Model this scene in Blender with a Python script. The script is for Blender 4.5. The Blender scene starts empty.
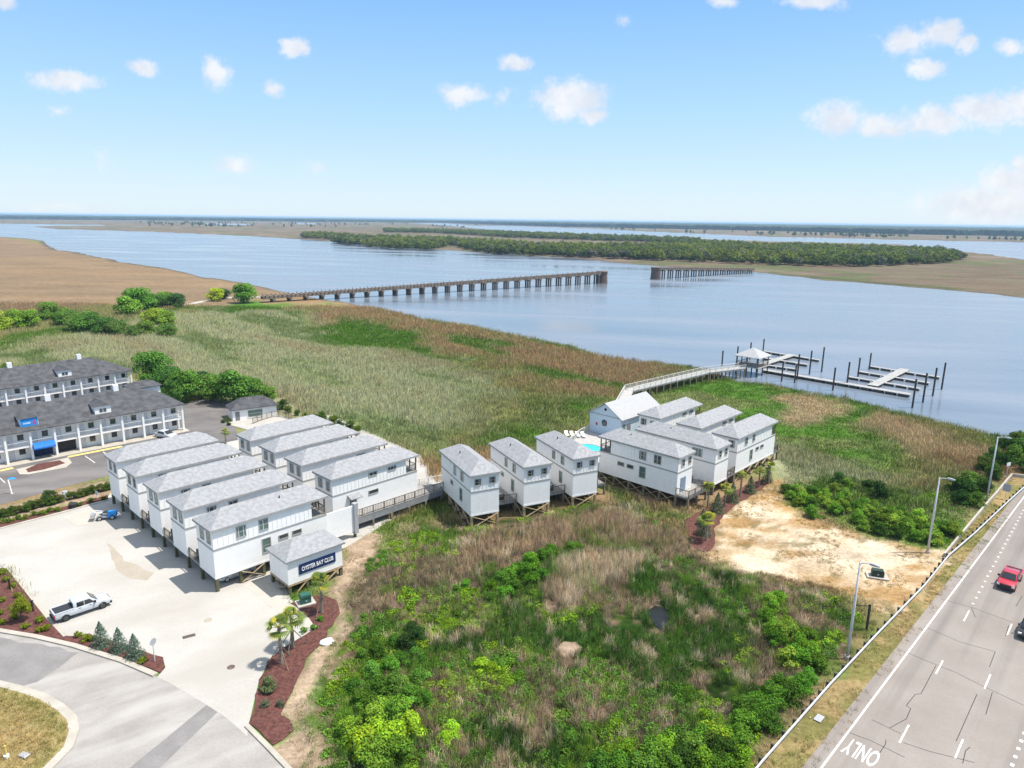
import bpy, bmesh, math, random
import numpy as np
from mathutils import Vector, Matrix, Euler

R_ = math.radians
sc = bpy.context.scene
COL = sc.collection
rng = np.random.default_rng(7)
random.seed(7)

# ---------------------------------------------------------------- camera
CAM_H, FPX, HORIZON, ROLL = 42.0, 700.0, 219.5, 0.72
pitch = math.atan((384 - HORIZON) / FPX)
_r = R_(ROLL)
_fw = np.array([0, math.cos(pitch), -math.sin(pitch)])
_up = np.array([0, math.sin(pitch), math.cos(pitch)])
_rt = np.array([1.0, 0, 0])
RT = _rt * math.cos(_r) + _up * math.sin(_r)
UP = _up * math.cos(_r) - _rt * math.sin(_r)
cam_d = bpy.data.cameras.new("camera")
cam = bpy.data.objects.new("camera", cam_d)
COL.objects.link(cam)
cam.matrix_world = Matrix(((RT[0], UP[0], -_fw[0], 0), (RT[1], UP[1], -_fw[1], 0),
                           (RT[2], UP[2], -_fw[2], CAM_H), (0, 0, 0, 1)))
cam_d.sensor_width = 36
cam_d.lens = FPX / 1024 * 36
cam_d.clip_start, cam_d.clip_end = 0.5, 80000
sc.camera = cam
sc.render.resolution_x, sc.render.resolution_y = 1024, 768

def at(x, y, z=0.0):
    """survey: the point at height z that the photograph shows at (x, y)"""
    d = RT * (x - 512) + UP * (384 - y) + _fw * FPX
    t = (z - CAM_H) / d[2]
    return np.array([d[0] * t, d[1] * t])

# ---------------------------------------------------------------- light
SUN_EL, SUN_AZ = 65.5, 0.0            # azimuth counted from +X
SUN_STRENGTH, SKY_STRENGTH, EXPOSURE = 4.6, 0.13, 0.50
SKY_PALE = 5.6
sun_d = bpy.data.lights.new("sun", 'SUN')
sun_d.energy, sun_d.angle, sun_d.color = SUN_STRENGTH, R_(0.5), (1.0, 0.94, 0.85)
sun = bpy.data.objects.new("sun", sun_d)
COL.objects.link(sun)
sv = Vector((math.cos(R_(SUN_EL)), 0, math.sin(R_(SUN_EL))))
sun.rotation_euler = sv.to_track_quat('Z', 'Y').to_euler()

vs = sc.view_settings
vs.view_transform, vs.look, vs.gamma, vs.exposure = 'Standard', 'None', 1.0, EXPOSURE
vs.use_curve_mapping = False
sc.cycles.use_denoising = True
sc.cycles.max_bounces = 6
sc.cycles.diffuse_bounces = 3
sc.cycles.glossy_bounces = 3
sc.cycles.transmission_bounces = 3
sc.cycles.transparent_max_bounces = 6
sc.cycles.volume_bounces = 1
sc.cycles.caustics_reflective = sc.cycles.caustics_refractive = False

world = bpy.data.worlds.new("World")
sc.world = world
world.use_nodes = True
wn, wl = world.node_tree.nodes, world.node_tree.links
for n_ in list(wn): wn.remove(n_)
def wnode(t, **k):
    n = wn.new(t)
    for a, v in k.items(): setattr(n, a, v)
    return n
def wmath(op, a, b=None, c=None):
    n = wnode('ShaderNodeMath', operation=op)
    for i, v in enumerate((a, b, c)):
        if v is None: continue
        if isinstance(v, (int, float)): n.inputs[i].default_value = v
        else: wl.new(v, n.inputs[i])
    return n.outputs[0]
def wvec(op, a, b=None, out=0):
    n = wnode('ShaderNodeVectorMath', operation=op)
    for i, v in enumerate((a, b)):
        if v is None: continue
        if isinstance(v, tuple): n.inputs[i].default_value = v
        else: wl.new(v, n.inputs[i])
    return n.outputs[out]
sky = wnode('ShaderNodeTexSky', sky_type='NISHITA', sun_disc=False)
sky.sun_elevation, sky.sun_rotation = R_(SUN_EL), R_(90)
sky.altitude, sky.air_density, sky.dust_density, sky.ozone_density = 20, 1.0, 0.3, 2.2
hsv = wnode('ShaderNodeHueSaturation')
hsv.inputs['Saturation'].default_value = 1.08
hsv.inputs['Value'].default_value = 1.0
wl.new(sky.outputs[0], hsv.inputs['Color'])
# sky texture pulled toward a paler, bluer ramp, with fill light added overhead
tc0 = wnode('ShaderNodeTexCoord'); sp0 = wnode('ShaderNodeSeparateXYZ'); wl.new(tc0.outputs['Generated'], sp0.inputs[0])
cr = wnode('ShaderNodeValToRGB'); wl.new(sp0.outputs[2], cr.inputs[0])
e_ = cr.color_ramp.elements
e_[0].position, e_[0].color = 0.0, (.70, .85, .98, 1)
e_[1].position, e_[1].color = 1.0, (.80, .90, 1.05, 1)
for po, co in ((.05, (.62, .81, 1.0, 1)), (.15, (.44, .72, 1.02, 1)), (.28, (.25, .54, .98, 1)), (.42, (.30, .56, .95, 1)), (.62, (.66, .80, 1.0, 1)), (.85, (.95, 1.0, 1.08, 1))):  # upper stops, above the frame, whitened and brightened as added fill
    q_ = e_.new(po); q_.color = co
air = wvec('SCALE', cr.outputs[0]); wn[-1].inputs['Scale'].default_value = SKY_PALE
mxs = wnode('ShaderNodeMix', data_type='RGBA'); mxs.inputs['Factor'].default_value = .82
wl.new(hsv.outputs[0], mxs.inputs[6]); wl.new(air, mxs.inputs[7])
# cumulus in the far sky, in directions (x/y, z/y)
tc = wnode('ShaderNodeTexCoord')
sep = wnode('ShaderNodeSeparateXYZ'); wl.new(tc.outputs['Generated'], sep.inputs[0])
ysafe = wmath('MAXIMUM', sep.outputs[1], 0.05)
cmb = wnode('ShaderNodeCombineXYZ')
wl.new(wmath('DIVIDE', sep.outputs[0], ysafe), cmb.inputs[0])
wl.new(wmath('DIVIDE', sep.outputs[2], ysafe), cmb.inputs[1])
def wnoise(scale, detail, rough=0.6):
    n = wnode('ShaderNodeTexNoise'); n.inputs['Scale'].default_value = scale
    n.inputs['Detail'].default_value = detail; n.inputs['Roughness'].default_value = rough
    wl.new(cmb.outputs[0], n.inputs['Vector']); return n
nz = wnoise(22, 5); nf = wnoise(55, 9, 0.72); nb = wnoise(2.2, 3)
warp = wvec('MULTIPLY', wvec('SUBTRACT', nz.outputs['Color'], (0.5, 0.5, 0.5)), (0.035, 0.025, 0))
pw = wvec('ADD', cmb.outputs[0], warp)
CLOUDS = [(66,80,36,11,.9),(60,110,12,7,.45),(143,67,17,8,1),(217,74,17,17,1),(295,48,17,9,1),(272,88,13,9,.8),
          (233,165,24,10,.7),(316,168,13,7,.45),(463,93,25,11,.95),(515,64,18,9,1),(503,97,14,7,.4),(570,98,38,20,1.05),
          (592,116,15,9,1),(722,1,13,7,.9),(812,1,32,8,1),(905,43,26,14,1),(942,34,24,13,1),(966,42,12,10,1),(927,69,18,9,1),
          (1011,46,16,8,.9),(838,118,30,17,.9),(880,126,34,13,.9),(935,122,42,15,1),(985,112,42,18,1),(1030,106,38,19,1),
          (990,205,80,22,.95),(1020,185,50,22,.9),(1022,165,14,11,.9),(2,3,14,7,.9),(622,20,9,6,.4),(60,208,70,6,.3),(104,162,10,12,.3)]
m_acc = None
for (cx, cy, rx, ry, a) in CLOUDS:
    d = RT * (cx - 512) + UP * (384 - cy) + _fw * FPX
    k = FPX / (d[1])                      # px -> tangent units, near enough
    c = (d[0] / d[1], d[2] / d[1], 0)
    ln = wvec('LENGTH', wvec('MULTIPLY', wvec('SUBTRACT', pw, c), (FPX / (rx * 1.15), FPX / (ry * 1.15), 0)), out=1)
    v = wmath('MULTIPLY', wmath('SUBTRACT', 1.0, ln), a)
    m_acc = v if m_acc is None else wmath('MAXIMUM', m_acc, v)
dens = wmath('ADD', m_acc, wmath('MULTIPLY', wmath('SUBTRACT', nf.outputs[0], 0.5), 1.35))
mr = wnode('ShaderNodeMapRange', interpolation_type='SMOOTHSTEP')
wl.new(dens, mr.inputs[0]); mr.inputs[1].default_value = -0.02; mr.inputs[2].default_value = 0.70
mr.inputs[3].default_value = 0; mr.inputs[4].default_value = 0.88
front = wmath('GREATER_THAN', sep.outputs[1], 0.1)
cov = wmath('MULTIPLY', mr.outputs[0], front)
mix = wnode('ShaderNodeMix', data_type='RGBA')
wl.new(cov, mix.inputs['Factor'])
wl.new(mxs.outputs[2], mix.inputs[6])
shade = wnode('ShaderNodeMix', data_type='RGBA')
shr = wnode('ShaderNodeMapRange'); wl.new(nz.outputs[0], shr.inputs[0]); shr.inputs[1].default_value = .38; shr.inputs[2].default_value = .62
wl.new(shr.outputs[0], shade.inputs['Factor']); shade.inputs[6].default_value = (4.35, 4.55, 4.95, 1); shade.inputs[7].default_value = (5.3, 5.3, 5.4, 1)
wl.new(shade.outputs[2], mix.inputs[7])
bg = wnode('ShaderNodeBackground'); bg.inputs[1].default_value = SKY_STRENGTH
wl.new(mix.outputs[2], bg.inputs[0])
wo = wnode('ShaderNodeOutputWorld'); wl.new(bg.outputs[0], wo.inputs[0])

# ---------------------------------------------------------------- object helpers
def tag(o, label=None, cat=None, group=None, kind=None):
    if label: o['label'] = label
    if cat: o['category'] = cat
    if group: o['group'] = group
    if kind: o['kind'] = kind
    return o
def thing(name, label, cat, loc=(0, 0, 0), rz=0.0, group=None):
    o = bpy.data.objects.new(name, None)
    COL.objects.link(o)
    o.location = loc if len(loc) == 3 else (loc[0], loc[1], 0)
    o.rotation_euler = (0, 0, rz)
    o.empty_display_size = 0.3
    return tag(o, label, cat, group)
def kids(o): return [c for c in CH.get(o.name, [])]
CH = {}
def adopt(c, p):
    c.parent = p
    CH.setdefault(p.name, []).append(c)
def copy_tree(o, parent=None):
    c = o.copy()
    COL.objects.link(c)
    if parent is not None: adopt(c, parent)
    for k in kids(o): copy_tree(k, c)
    return c

class MB:
    """collects faces of one mesh object"""
    def __init__(s): s.v = []; s.f = []
    def add(s, vs, fs):
        b = len(s.v); s.v += [tuple(map(float, p)) for p in vs]; s.f += [tuple(b + i for i in f) for f in fs]; return s
    def box(s, x0, x1, y0, y1, z0, z1):
        return s.add([(x0,y0,z0),(x1,y0,z0),(x1,y1,z0),(x0,y1,z0),(x0,y0,z1),(x1,y0,z1),(x1,y1,z1),(x0,y1,z1)],
                     [(0,3,2,1),(4,5,6,7),(0,1,5,4),(1,2,6,5),(2,3,7,6),(3,0,4,7)])
    def bar(s, p, q, w, h=None, up=(0, 0, 1)):
        h = w if h is None else h
        p, q = Vector(p), Vector(q); d = (q - p)
        if d.length < 1e-6: return s
        d.normalize(); u = Vector(up)
        if abs(d.dot(u)) > 0.98: u = Vector((1, 0, 0))
        a = d.cross(u).normalized(); b = a.cross(d).normalized()
        vs = [e + a * (sx * w / 2) + b * (sy * h / 2) for e in (p, q) for sx, sy in ((-1,-1),(1,-1),(1,1),(-1,1))]
        return s.add(vs, [(0,1,2,3),(7,6,5,4),(0,4,5,1),(1,5,6,2),(2,6,7,3),(3,7,4,0)])
    def tube(s, pts, rad, n=8, caps=True):
        pts = [Vector(p) for p in pts]
        rad = [rad] * len(pts) if isinstance(rad, (int, float)) else rad
        b = len(s.v); prev = None
        for i, p in enumerate(pts):
            d = (pts[min(i + 1, len(pts) - 1)] - pts[max(i - 1, 0)]).normalized()
            if prev is None:
                u = Vector((0, 0, 1)) if abs(d.z) < 0.9 else Vector((1, 0, 0))
                a = d.cross(u).normalized()
            else: a = (prev - d * prev.dot(d)).normalized()
            prev = a; c = d.cross(a)
            for k in range(n):
                t = 2 * math.pi * k / n
                s.v.append(tuple(p + (a * math.cos(t) + c * math.sin(t)) * rad[i]))
        for i in range(len(pts) - 1):
            for k in range(n):
                k2 = (k + 1) % n
                s.f.append((b + i*n + k, b + i*n + k2, b + (i+1)*n + k2, b + (i+1)*n + k))
        if caps:
            s.f.append(tuple(b + k for k in reversed(range(n))))
            s.f.append(tuple(b + (len(pts)-1)*n + k for k in range(n)))
        return s
    def cyl(s, c, r, h, n=12, axis='z', r2=None):
        c = Vector(c); d = {'x': Vector((1,0,0)), 'y': Vector((0,1,0)), 'z': Vector((0,0,1))}[axis]
        return s.tube([c, c + d * h], [r, r if r2 is None else r2], n)
    def prism(s, poly, z0, z1):
        n = len(poly)
        ar = sum(poly[i][0]*poly[(i+1)%n][1] - poly[(i+1)%n][0]*poly[i][1] for i in range(n))
        if ar < 0: poly = list(poly)[::-1]
        vs = [(p[0], p[1], z0) for p in poly] + [(p[0], p[1], z1) for p in poly]
        fs = [tuple(reversed(range(n))), tuple(range(n, 2*n))] + [(i, (i+1)%n, n+(i+1)%n, n+i) for i in range(n)]
        return s.add(vs, fs)
    def loft(s, secs, caps=True):
        n = len(secs[0]); b = len(s.v)
        for q in secs: s.v += [tuple(map(float, p)) for p in q]
        for i in range(len(secs) - 1):
            for k in range(n):
                k2 = (k + 1) % n
                s.f.append((b+i*n+k, b+i*n+k2, b+(i+1)*n+k2, b+(i+1)*n+k))
        if caps:
            s.f.append(tuple(b + k for k in reversed(range(n)))); s.f.append(tuple(b + (len(secs)-1)*n + k for k in range(n)))
        return s
    def mesh(s, name, mat, smooth=False):
        me = bpy.data.meshes.new(name)
        me.from_pydata(s.v, [], s.f)
        if mat is not None: me.materials.append(mat)
        if smooth: me.polygons.foreach_set('use_smooth', [True] * len(me.polygons))
        me.update(); return me
    def build(s, name, mat, parent=None, loc=None, smooth=False):
        me = s.mesh(name, mat, smooth)
        bm = bmesh.new(); bm.from_mesh(me); bmesh.ops.recalc_face_normals(bm, faces=bm.faces); bm.to_mesh(me); bm.free()
        o = bpy.data.objects.new(name, me); COL.objects.link(o)
        if loc is not None: o.location = loc
        if parent is not None: adopt(o, parent)
        return o

# ---------------------------------------------------------------- noise and polygons
_perm = rng.integers(0, 2**31, 4096)
def vnoise(x, y, seed=0):
    xi, yi = np.floor(x).astype(np.int64), np.floor(y).astype(np.int64)
    fx, fy = x - xi, y - yi
    fx, fy = fx*fx*(3-2*fx), fy*fy*(3-2*fy)
    def h(a, b):
        k = (a * 73856093) ^ (b * 19349663) ^ (seed * 83492791)
        return (_perm[np.abs(k) % 4096] % 10007) / 10007.0
    return (h(xi,yi)*(1-fx)+h(xi+1,yi)*fx)*(1-fy) + (h(xi,yi+1)*(1-fx)+h(xi+1,yi+1)*fx)*fy
def fbm(x, y, o=4, seed=0):
    t = np.zeros_like(x, dtype=float); a = 0.5; s = 0
    for i in range(o):
        t += a * vnoise(x, y, seed + i * 17); s += a; a *= 0.5; x = x * 2.03 + 11.3; y = y * 2.03 + 5.7
    return t / s
def sdist(X, Y, poly):
    """signed distance, positive inside"""
    X = np.asarray(X, float); Y = np.asarray(Y, float)
    best = np.full(X.shape, 1e18); ins = np.zeros(X.shape, bool)
    n = len(poly)
    for i in range(n):
        ax, ay = poly[i]; bx, by = poly[(i+1) % n]
        dx, dy = bx-ax, by-ay; l2 = dx*dx+dy*dy
        if l2 < 1e-12: continue
        t = np.clip(((X-ax)*dx+(Y-ay)*dy)/l2, 0, 1)
        best = np.minimum(best, (X-ax-t*dx)**2+(Y-ay-t*dy)**2)
        if ay != by:
            c = ((ay > Y) != (by > Y)) & (X < (bx-ax)*(Y-ay)/(by-ay)+ax)
            ins ^= c
    return np.where(ins, 1, -1) * np.sqrt(best)
def px(pts, z=0.0): return [tuple(at(x, y, z)) for x, y in pts]
def sstep(a, b, x):
    t = np.clip((x-a)/(b-a), 0, 1); return t*t*(3-2*t)

# ---------------------------------------------------------------- materials
def pmat(name, col, var=0.12, scale=3.0, rough=0.75, bump=0.0, bscale=None, spec=0.3, metal=0.0, col2=None, detail=4, coords='Object'):
    """principled surface whose colour drifts between two shades by noise"""
    m = bpy.data.materials.new(name); m.use_nodes = True
    nt = m.node_tree; N, L = nt.nodes, nt.links
    b = N['Principled BSDF']
    b.inputs['Roughness'].default_value = rough
    b.inputs['Specular IOR Level'].default_value = spec
    b.inputs['Metallic'].default_value = metal
    t = N.new('ShaderNodeTexCoord')
    nz = N.new('ShaderNodeTexNoise'); nz.inputs['Scale'].default_value = scale; nz.inputs['Detail'].default_value = detail
    L.new(t.outputs[coords], nz.inputs['Vector'])
    mx = N.new('ShaderNodeMix'); mx.data_type = 'RGBA'
    c1 = tuple(max(0, c * (1 - var)) for c in col); c2 = col2 if col2 else tuple(c * (1 + var) for c in col)
    mx.inputs[6].default_value = (*c1, 1); mx.inputs[7].default_value = (*c2, 1)
    rp = N.new('ShaderNodeMapRange'); rp.inputs[1].default_value = 0.32; rp.inputs[2].default_value = 0.68
    L.new(nz.outputs[0], rp.inputs[0]); L.new(rp.outputs[0], mx.inputs['Factor'])
    L.new(mx.outputs[2], b.inputs['Base Color'])
    if bump:
        n2 = N.new('ShaderNodeTexNoise'); n2.inputs['Scale'].default_value = bscale or scale * 5; n2.inputs['Detail'].default_value = 3
        L.new(t.outputs[coords], n2.inputs['Vector'])
        bp = N.new('ShaderNodeBump'); bp.inputs['Strength'].default_value = bump; bp.inputs['Distance'].default_value = 0.05
        L.new(n2.outputs[0], bp.inputs['Height']); L.new(bp.outputs[0], b.inputs['Normal'])
    m['mix'] = mx.name
    return m
def lines_on(m, axis, period, depth=0.25, width=0.12, darken=0.75):
    """adds regularly spaced grooves (siding laps, shingle courses) along one object axis"""
    N, L = m.node_tree.nodes, m.node_tree.links
    b = N['Principled BSDF']
    t = N.new('ShaderNodeTexCoord'); s = N.new('ShaderNodeSeparateXYZ'); L.new(t.outputs['Object'], s.inputs[0])
    d = N.new('ShaderNodeMath'); d.operation = 'DIVIDE'; L.new(s.outputs[axis], d.inputs[0]); d.inputs[1].default_value = period
    f = N.new('ShaderNodeMath'); f.operation = 'FRACT'; L.new(d.outputs[0], f.inputs[0])
    bp = N.new('ShaderNodeBump'); bp.inputs['Strength'].default_value = depth; bp.inputs['Distance'].default_value = 0.03
    L.new(f.outputs[0], bp.inputs['Height']); L.new(bp.outputs[0], b.inputs['Normal'])
    lt = N.new('ShaderNodeMath'); lt.operation = 'LESS_THAN'; L.new(f.outputs[0], lt.inputs[0]); lt.inputs[1].default_value = width
    mx = N.new('ShaderNodeMix'); mx.data_type = 'RGBA'; mx.blend_type = 'MULTIPLY'
    L.new(lt.outputs[0], mx.inputs['Factor'])
    L.new(N[m['mix']].outputs[2], mx.inputs[6]); mx.inputs[7].default_value = (darken, darken, darken, 1)
    L.new(mx.outputs[2], b.inputs['Base Color'])
    return m
M = {}
M['lap'] = lines_on(pmat('white_lap_siding', (0.845,0.835,0.815), 0.03, 1.2, 0.6), 2, 0.2, 0.25, 0.10, 0.86)
M['batten'] = pmat('white_board_siding', (0.845,0.835,0.815), 0.03, 1.2, 0.6)
M['trim'] = pmat('grey_trim', (0.33,0.33,0.31), 0.08, 2, 0.6)
M['wtrim'] = pmat('white_trim', (0.83,0.82,0.80), 0.03, 2, 0.5)
M['roof'] = lines_on(pmat('light_grey_shingle', (0.285,0.29,0.302), 0.16, 2.2, 0.85, detail=8), 1, 0.16, 0.3, 0.12, 0.9)
M['roofw'] = lines_on(pmat('pale_roofing', (0.36,0.362,0.37), 0.05, 1.6, 0.7), 0, 0.45, 0.3, 0.08, 0.9)
M['dkroof'] = lines_on(pmat('dark_grey_shingle', (0.078,0.079,0.085), 0.35, 0.9, 0.9, detail=9), 1, 0.2, 0.3, 0.15, 0.8)
M['wood'] = pmat('weathered_wood', (0.20,0.165,0.12), 0.3, 2.5, 0.85, 0.2)
M['newwood'] = pmat('treated_pine', (0.36,0.27,0.165), 0.25, 2.5, 0.8, 0.2)
M['oldpile'] = pmat('green_treated_piling', (0.105,0.105,0.055), 0.35, 2.0, 0.9, 0.2)
M['deckw'] = lines_on(pmat('grey_deck_boards', (0.30,0.285,0.27), 0.18, 2, 0.8), 0, 0.15, 0.3, 0.15, 0.7)
M['decklt'] = lines_on(pmat('pale_deck_boards', (0.40,0.385,0.365), 0.12, 2, 0.8), 0, 0.15, 0.3, 0.12, 0.75)
M['skirt'] = pmat('grey_skirting', (0.24,0.245,0.25), 0.12, 1.5, 0.7)
M['rail'] = pmat('dark_rail', (0.085,0.075,0.065), 0.2, 3, 0.6)
M['wrail'] = pmat('pale_rail', (0.60,0.59,0.57), 0.1, 3, 0.7)
M['dark'] = pmat('dark_metal', (0.03,0.03,0.033), 0.2, 4, 0.5)
M['grey'] = pmat('grey_paint', (0.35,0.36,0.38), 0.08, 3, 0.5)
M['galv'] = pmat('galvanised_steel', (0.52,0.53,0.55), 0.10, 2, 0.45)
M['white'] = pmat('white_paint', (0.8,0.8,0.8), 0.03, 3, 0.4)
M['navy'] = pmat('navy_panel', (0.012,0.03,0.10), 0.1, 2, 0.45)
M['blue'] = pmat('blue_awning', (0.015,0.16,0.55), 0.08, 2, 0.6)
M['signblue'] = pmat('bright_blue_panel', (0.02,0.27,0.70), 0.06, 2, 0.45)
M['red'] = pmat('red_lettering', (0.65,0.05,0.12), 0.05, 2, 0.5)
M['lightblue'] = lines_on(pmat('pale_blue_siding', (0.55,0.64,0.72), 0.03, 1.5, 0.6), 2, 0.2, 0.25, 0.1, 0.88)
M['bluedoor'] = pmat('blue_grey_door', (0.20,0.27,0.34), 0.06, 2, 0.5)
M['door'] = pmat('pale_door', (0.62,0.64,0.66), 0.05, 2, 0.5)
M['doorgrey'] = pmat('grey_door', (0.20,0.20,0.20), 0.1, 2, 0.5)
M['rubber'] = pmat('tyre_rubber', (0.02,0.02,0.02), 0.2, 8, 0.8)
M['rim'] = pmat('dark_alloy', (0.10,0.10,0.105), 0.1, 8, 0.35, metal=0.6)
M['silver'] = pmat('silver_alloy', (0.55,0.55,0.56), 0.1, 8, 0.35, metal=0.6)
M['green'] = pmat('green_steel', (0.03,0.11,0.085), 0.12, 2, 0.5)
M['dkgreen'] = pmat('dark_green_steel', (0.02,0.045,0.03), 0.12, 2, 0.5)
M['concrete'] = pmat('pale_concrete', (0.40,0.375,0.34), 0.1, 0.8, 0.9, 0.1)
M['mud'] = pmat('brown_brick', (0.12,0.085,0.075), 0.3, 1.5, 0.9)
M['trestle'] = pmat('trestle_timber', (0.21,0.165,0.13), 0.3, 0.6, 0.9)
M['trestlepile'] = pmat('trestle_piles', (0.15,0.125,0.115), 0.3, 0.6, 0.9)
M['dock'] = pmat('dock_deck', (0.33,0.325,0.315), 0.15, 1.2, 0.8)
M['float'] = pmat('dock_float', (0.06,0.055,0.05), 0.2, 1.2, 0.8)
M['mast'] = pmat('dark_pile', (0.055,0.05,0.045), 0.3, 1.2, 0.85)
M['orange'] = pmat('orange_lens', (0.7,0.2,0.03), 0.05, 3, 0.3)
def glossy(name, col, rough=0.08, spec=0.6, coat=0.0, metal=0.0):
    m = pmat(name, col, 0.06, 1.5, rough, spec=spec, metal=metal)
    m.node_tree.nodes['Principled BSDF'].inputs['Coat Weight'].default_value = coat
    return m
M['glass'] = glossy('window_glass', (0.035,0.05,0.05), 0.06, 0.8)
M['glassg'] = glossy('greenish_window_glass', (0.09,0.15,0.13), 0.08, 0.8)
M['carglass'] = glossy('car_glass', (0.015,0.02,0.025), 0.05, 0.8)
M['carwhite'] = glossy('white_car_paint', (0.50,0.525,0.56), 0.3, 0.5, 0.8)
M['carred'] = glossy('red_car_paint', (0.42,0.015,0.035), 0.3, 0.5, 0.8)
M['carblack'] = glossy('black_car_paint', (0.012,0.013,0.016), 0.25, 0.5, 0.8)
M['carsilver'] = glossy('silver_car_paint', (0.40,0.42,0.44), 0.3, 0.5, 0.6, 0.3)
M['lens'] = glossy('lamp_lens', (0.75,0.76,0.78), 0.1, 0.7)
M['tail'] = glossy('red_lens', (0.45,0.01,0.015), 0.15, 0.6)
M['pool'] = glossy('pool_water', (0.05,0.50,0.58), 0.04, 0.5)

def leafmat(name, col, var=0.35, trans=0.25, inst=False, objcol=False, up=0.5):
    m = bpy.data.materials.new(name); m.use_nodes = True
    N, L = m.node_tree.nodes, m.node_tree.links
    for n in list(N): N.remove(n)
    out = N.new('ShaderNodeOutputMaterial')
    df = N.new('ShaderNodeBsdfDiffuse'); tr = N.new('ShaderNodeBsdfTranslucent'); ms = N.new('ShaderNodeMixShader')
    ms.inputs[0].default_value = trans
    at_ = N.new('ShaderNodeAttribute'); at_.attribute_name = 'leafvar'
    hs = N.new('ShaderNodeMix'); hs.data_type = 'RGBA'; hs.blend_type = 'MULTIPLY'; hs.inputs['Factor'].default_value = 1
    if inst:
        ia = N.new('ShaderNodeAttribute'); ia.attribute_type = 'INSTANCER'; ia.attribute_name = 'col'
        L.new(ia.outputs['Color'], hs.inputs[6])
    elif objcol:
        oi = N.new('ShaderNodeObjectInfo'); L.new(oi.outputs['Color'], hs.inputs[6])
    else: hs.inputs[6].default_value = (*col, 1)
    L.new(at_.outputs['Color'], hs.inputs[7])
    ge = N.new('ShaderNodeNewGeometry'); vn = N.new('ShaderNodeVectorMath'); vn.operation = 'ADD'; vn.inputs[1].default_value = (0, 0, up)
    nn = N.new('ShaderNodeVectorMath'); nn.operation = 'NORMALIZE'; L.new(ge.outputs['Normal'], vn.inputs[0]); L.new(vn.outputs[0], nn.inputs[0])
    L.new(nn.outputs[0], df.inputs['Normal'])
    L.new(hs.outputs[2], df.inputs[0]); L.new(hs.outputs[2], tr.inputs[0])
    L.new(df.outputs[0], ms.inputs[1]); L.new(tr.outputs[0], ms.inputs[2]); L.new(ms.outputs[0], out.inputs[0])
    return m
M['leaf'] = leafmat('leaves', (1,1,1), objcol=True, trans=0.3)
M['blade'] = leafmat('reed_blades', (1,1,1), inst=True, trans=0.2, up=0.8)
M['bark'] = pmat('bark', (0.13,0.10,0.075), 0.3, 2, 0.9, 0.3)
M['palmbark'] = pmat('palm_trunk', (0.26,0.21,0.16), 0.25, 3, 0.9, 0.3)

# ================================================================ LAND AND WATER
WATER_Z = -0.4
SHORE = [(-60,235.5),(0,236),(30,238),(45,241),(50,245.5),(60,249),(100,256),(150,265),(200,273.5),(240,281),(280,289),(320,296),(350,301),
         (390,310),(430,319),(470,324),(520,334),(575,344),(600,353),(640,359),(690,363),(720,371),(745,378),(770,380),(800,387),
         (850,395),(900,407),(950,419),(1000,431),(1024,435),(1200,480)]
near_land = px(SHORE, 0.9) + [(420, 60), (300, -60), (-400, -60), (-3000, 300), (-4000, 2300)]
far_land = px([(-300,220.5),(0,223.8),(90,224.5),(118,225.2),(60,225.7),(30,226.5),(60,229),(128,231),(150,231.7),(200,233.7),(256,236.3),
               (325,240.8),(384,245.3),(450,250.3),(512,254.2),(577,258.5),(642,264.3),(700,268.3),(747,270.8),(792,276.2),(862,282.7),
               (937,288.3),(1024,296.5),(1150,308),(1400,335)]) + [(4000, 900), (60000, 8000), (60000, 60000), (-60000, 60000), (-60000, 7000)]
channels = [px([(412,222.8),(450,223.6),(470,225.4),(512,225.9),(600,228.9),(640,231.2),(700,233.6),(768,236.6),(896,239.6),(1024,242.3),
                (1300,249),(1300,264),(1024,259.5),(990,254),(937,249),(896,244),(768,241),(640,236.5),(512,231),(480,228.6),(455,226.3),(440,224.8)]),
            px([(200,223.2),(250,223.9),(250,225.2),(203,224.5)]), px([(294,222.9),(318,223.3),(318,224.4),(294,224.1)])]

paved = dict(
 lot=[(-80,548),(0,527.5),(60,512),(108,499),(126,492),(200,470),(262,520),(290,598),(304,613),(317,627),(305.6,634.7),(281,649),(268.5,662),(258.8,681.5),
      (252,710.6),(249,724),(247,737),(240,730),(226,718),(211,708),(193,697),(169,683),(157,677.5),(160.5,673.5),(165.5,667.7),(163,659),(142.6,651),(112,641),(89,634.5),
      (64,637.5),(47.5,620),(7,569),(0,569),(-80,585)],
 drive=[(-160,608),(-40,622),(0,632),(38.6,638.5),(77,648),(125,663),(158,677),(169,683),(193,697),(211,708),(226,718),(240,729.5),(247,726.5),(292,771),(340,820),(400,900),(-260,900)],
 motel=[(-120,545),(0,505),(60,488),(108,476),(150,456),(205,447),(238,440),(236,428),(222,420),(236,406),(222,399),(200,399),(184,404),(186,431),(100,449),(0,471),(-120,500)])
paved = {k: px(v) for k, v in paved.items()}
bed_front = px([(-70,585),(0,569),(7,569),(27,594),(47.5,620),(64,637.5),(89,634.5),(112,641),(142.6,651),(163,659),(165.5,667.7),(160.5,673),(125,659.5),(77,644.5),(38.6,635.3),(0,629),(-40,620),(-100,612)])
bed_sign = px([(290.4,604.6),(304,614),(317,627),(305.6,634.7),(281,649),(268.5,662),(258.8,681.5),(252,710.6),(249,724),(271.7,746),(283,740),(294,730),(281,714),(284.6,701),(300.7,675),(307,659),(326.6,636),(339.5,613.7),(336,600.7),(320,595),(305,597)])
bed_strip = px([(-80,543),(0,524),(60,508),(108,495),(108,499),(60,512),(0,527.5),(-80,548)])
bed_hedge = px([(-80,528),(0,510),(60,492),(108,480),(112,494),(60,506),(0,522),(-80,541)])
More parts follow.
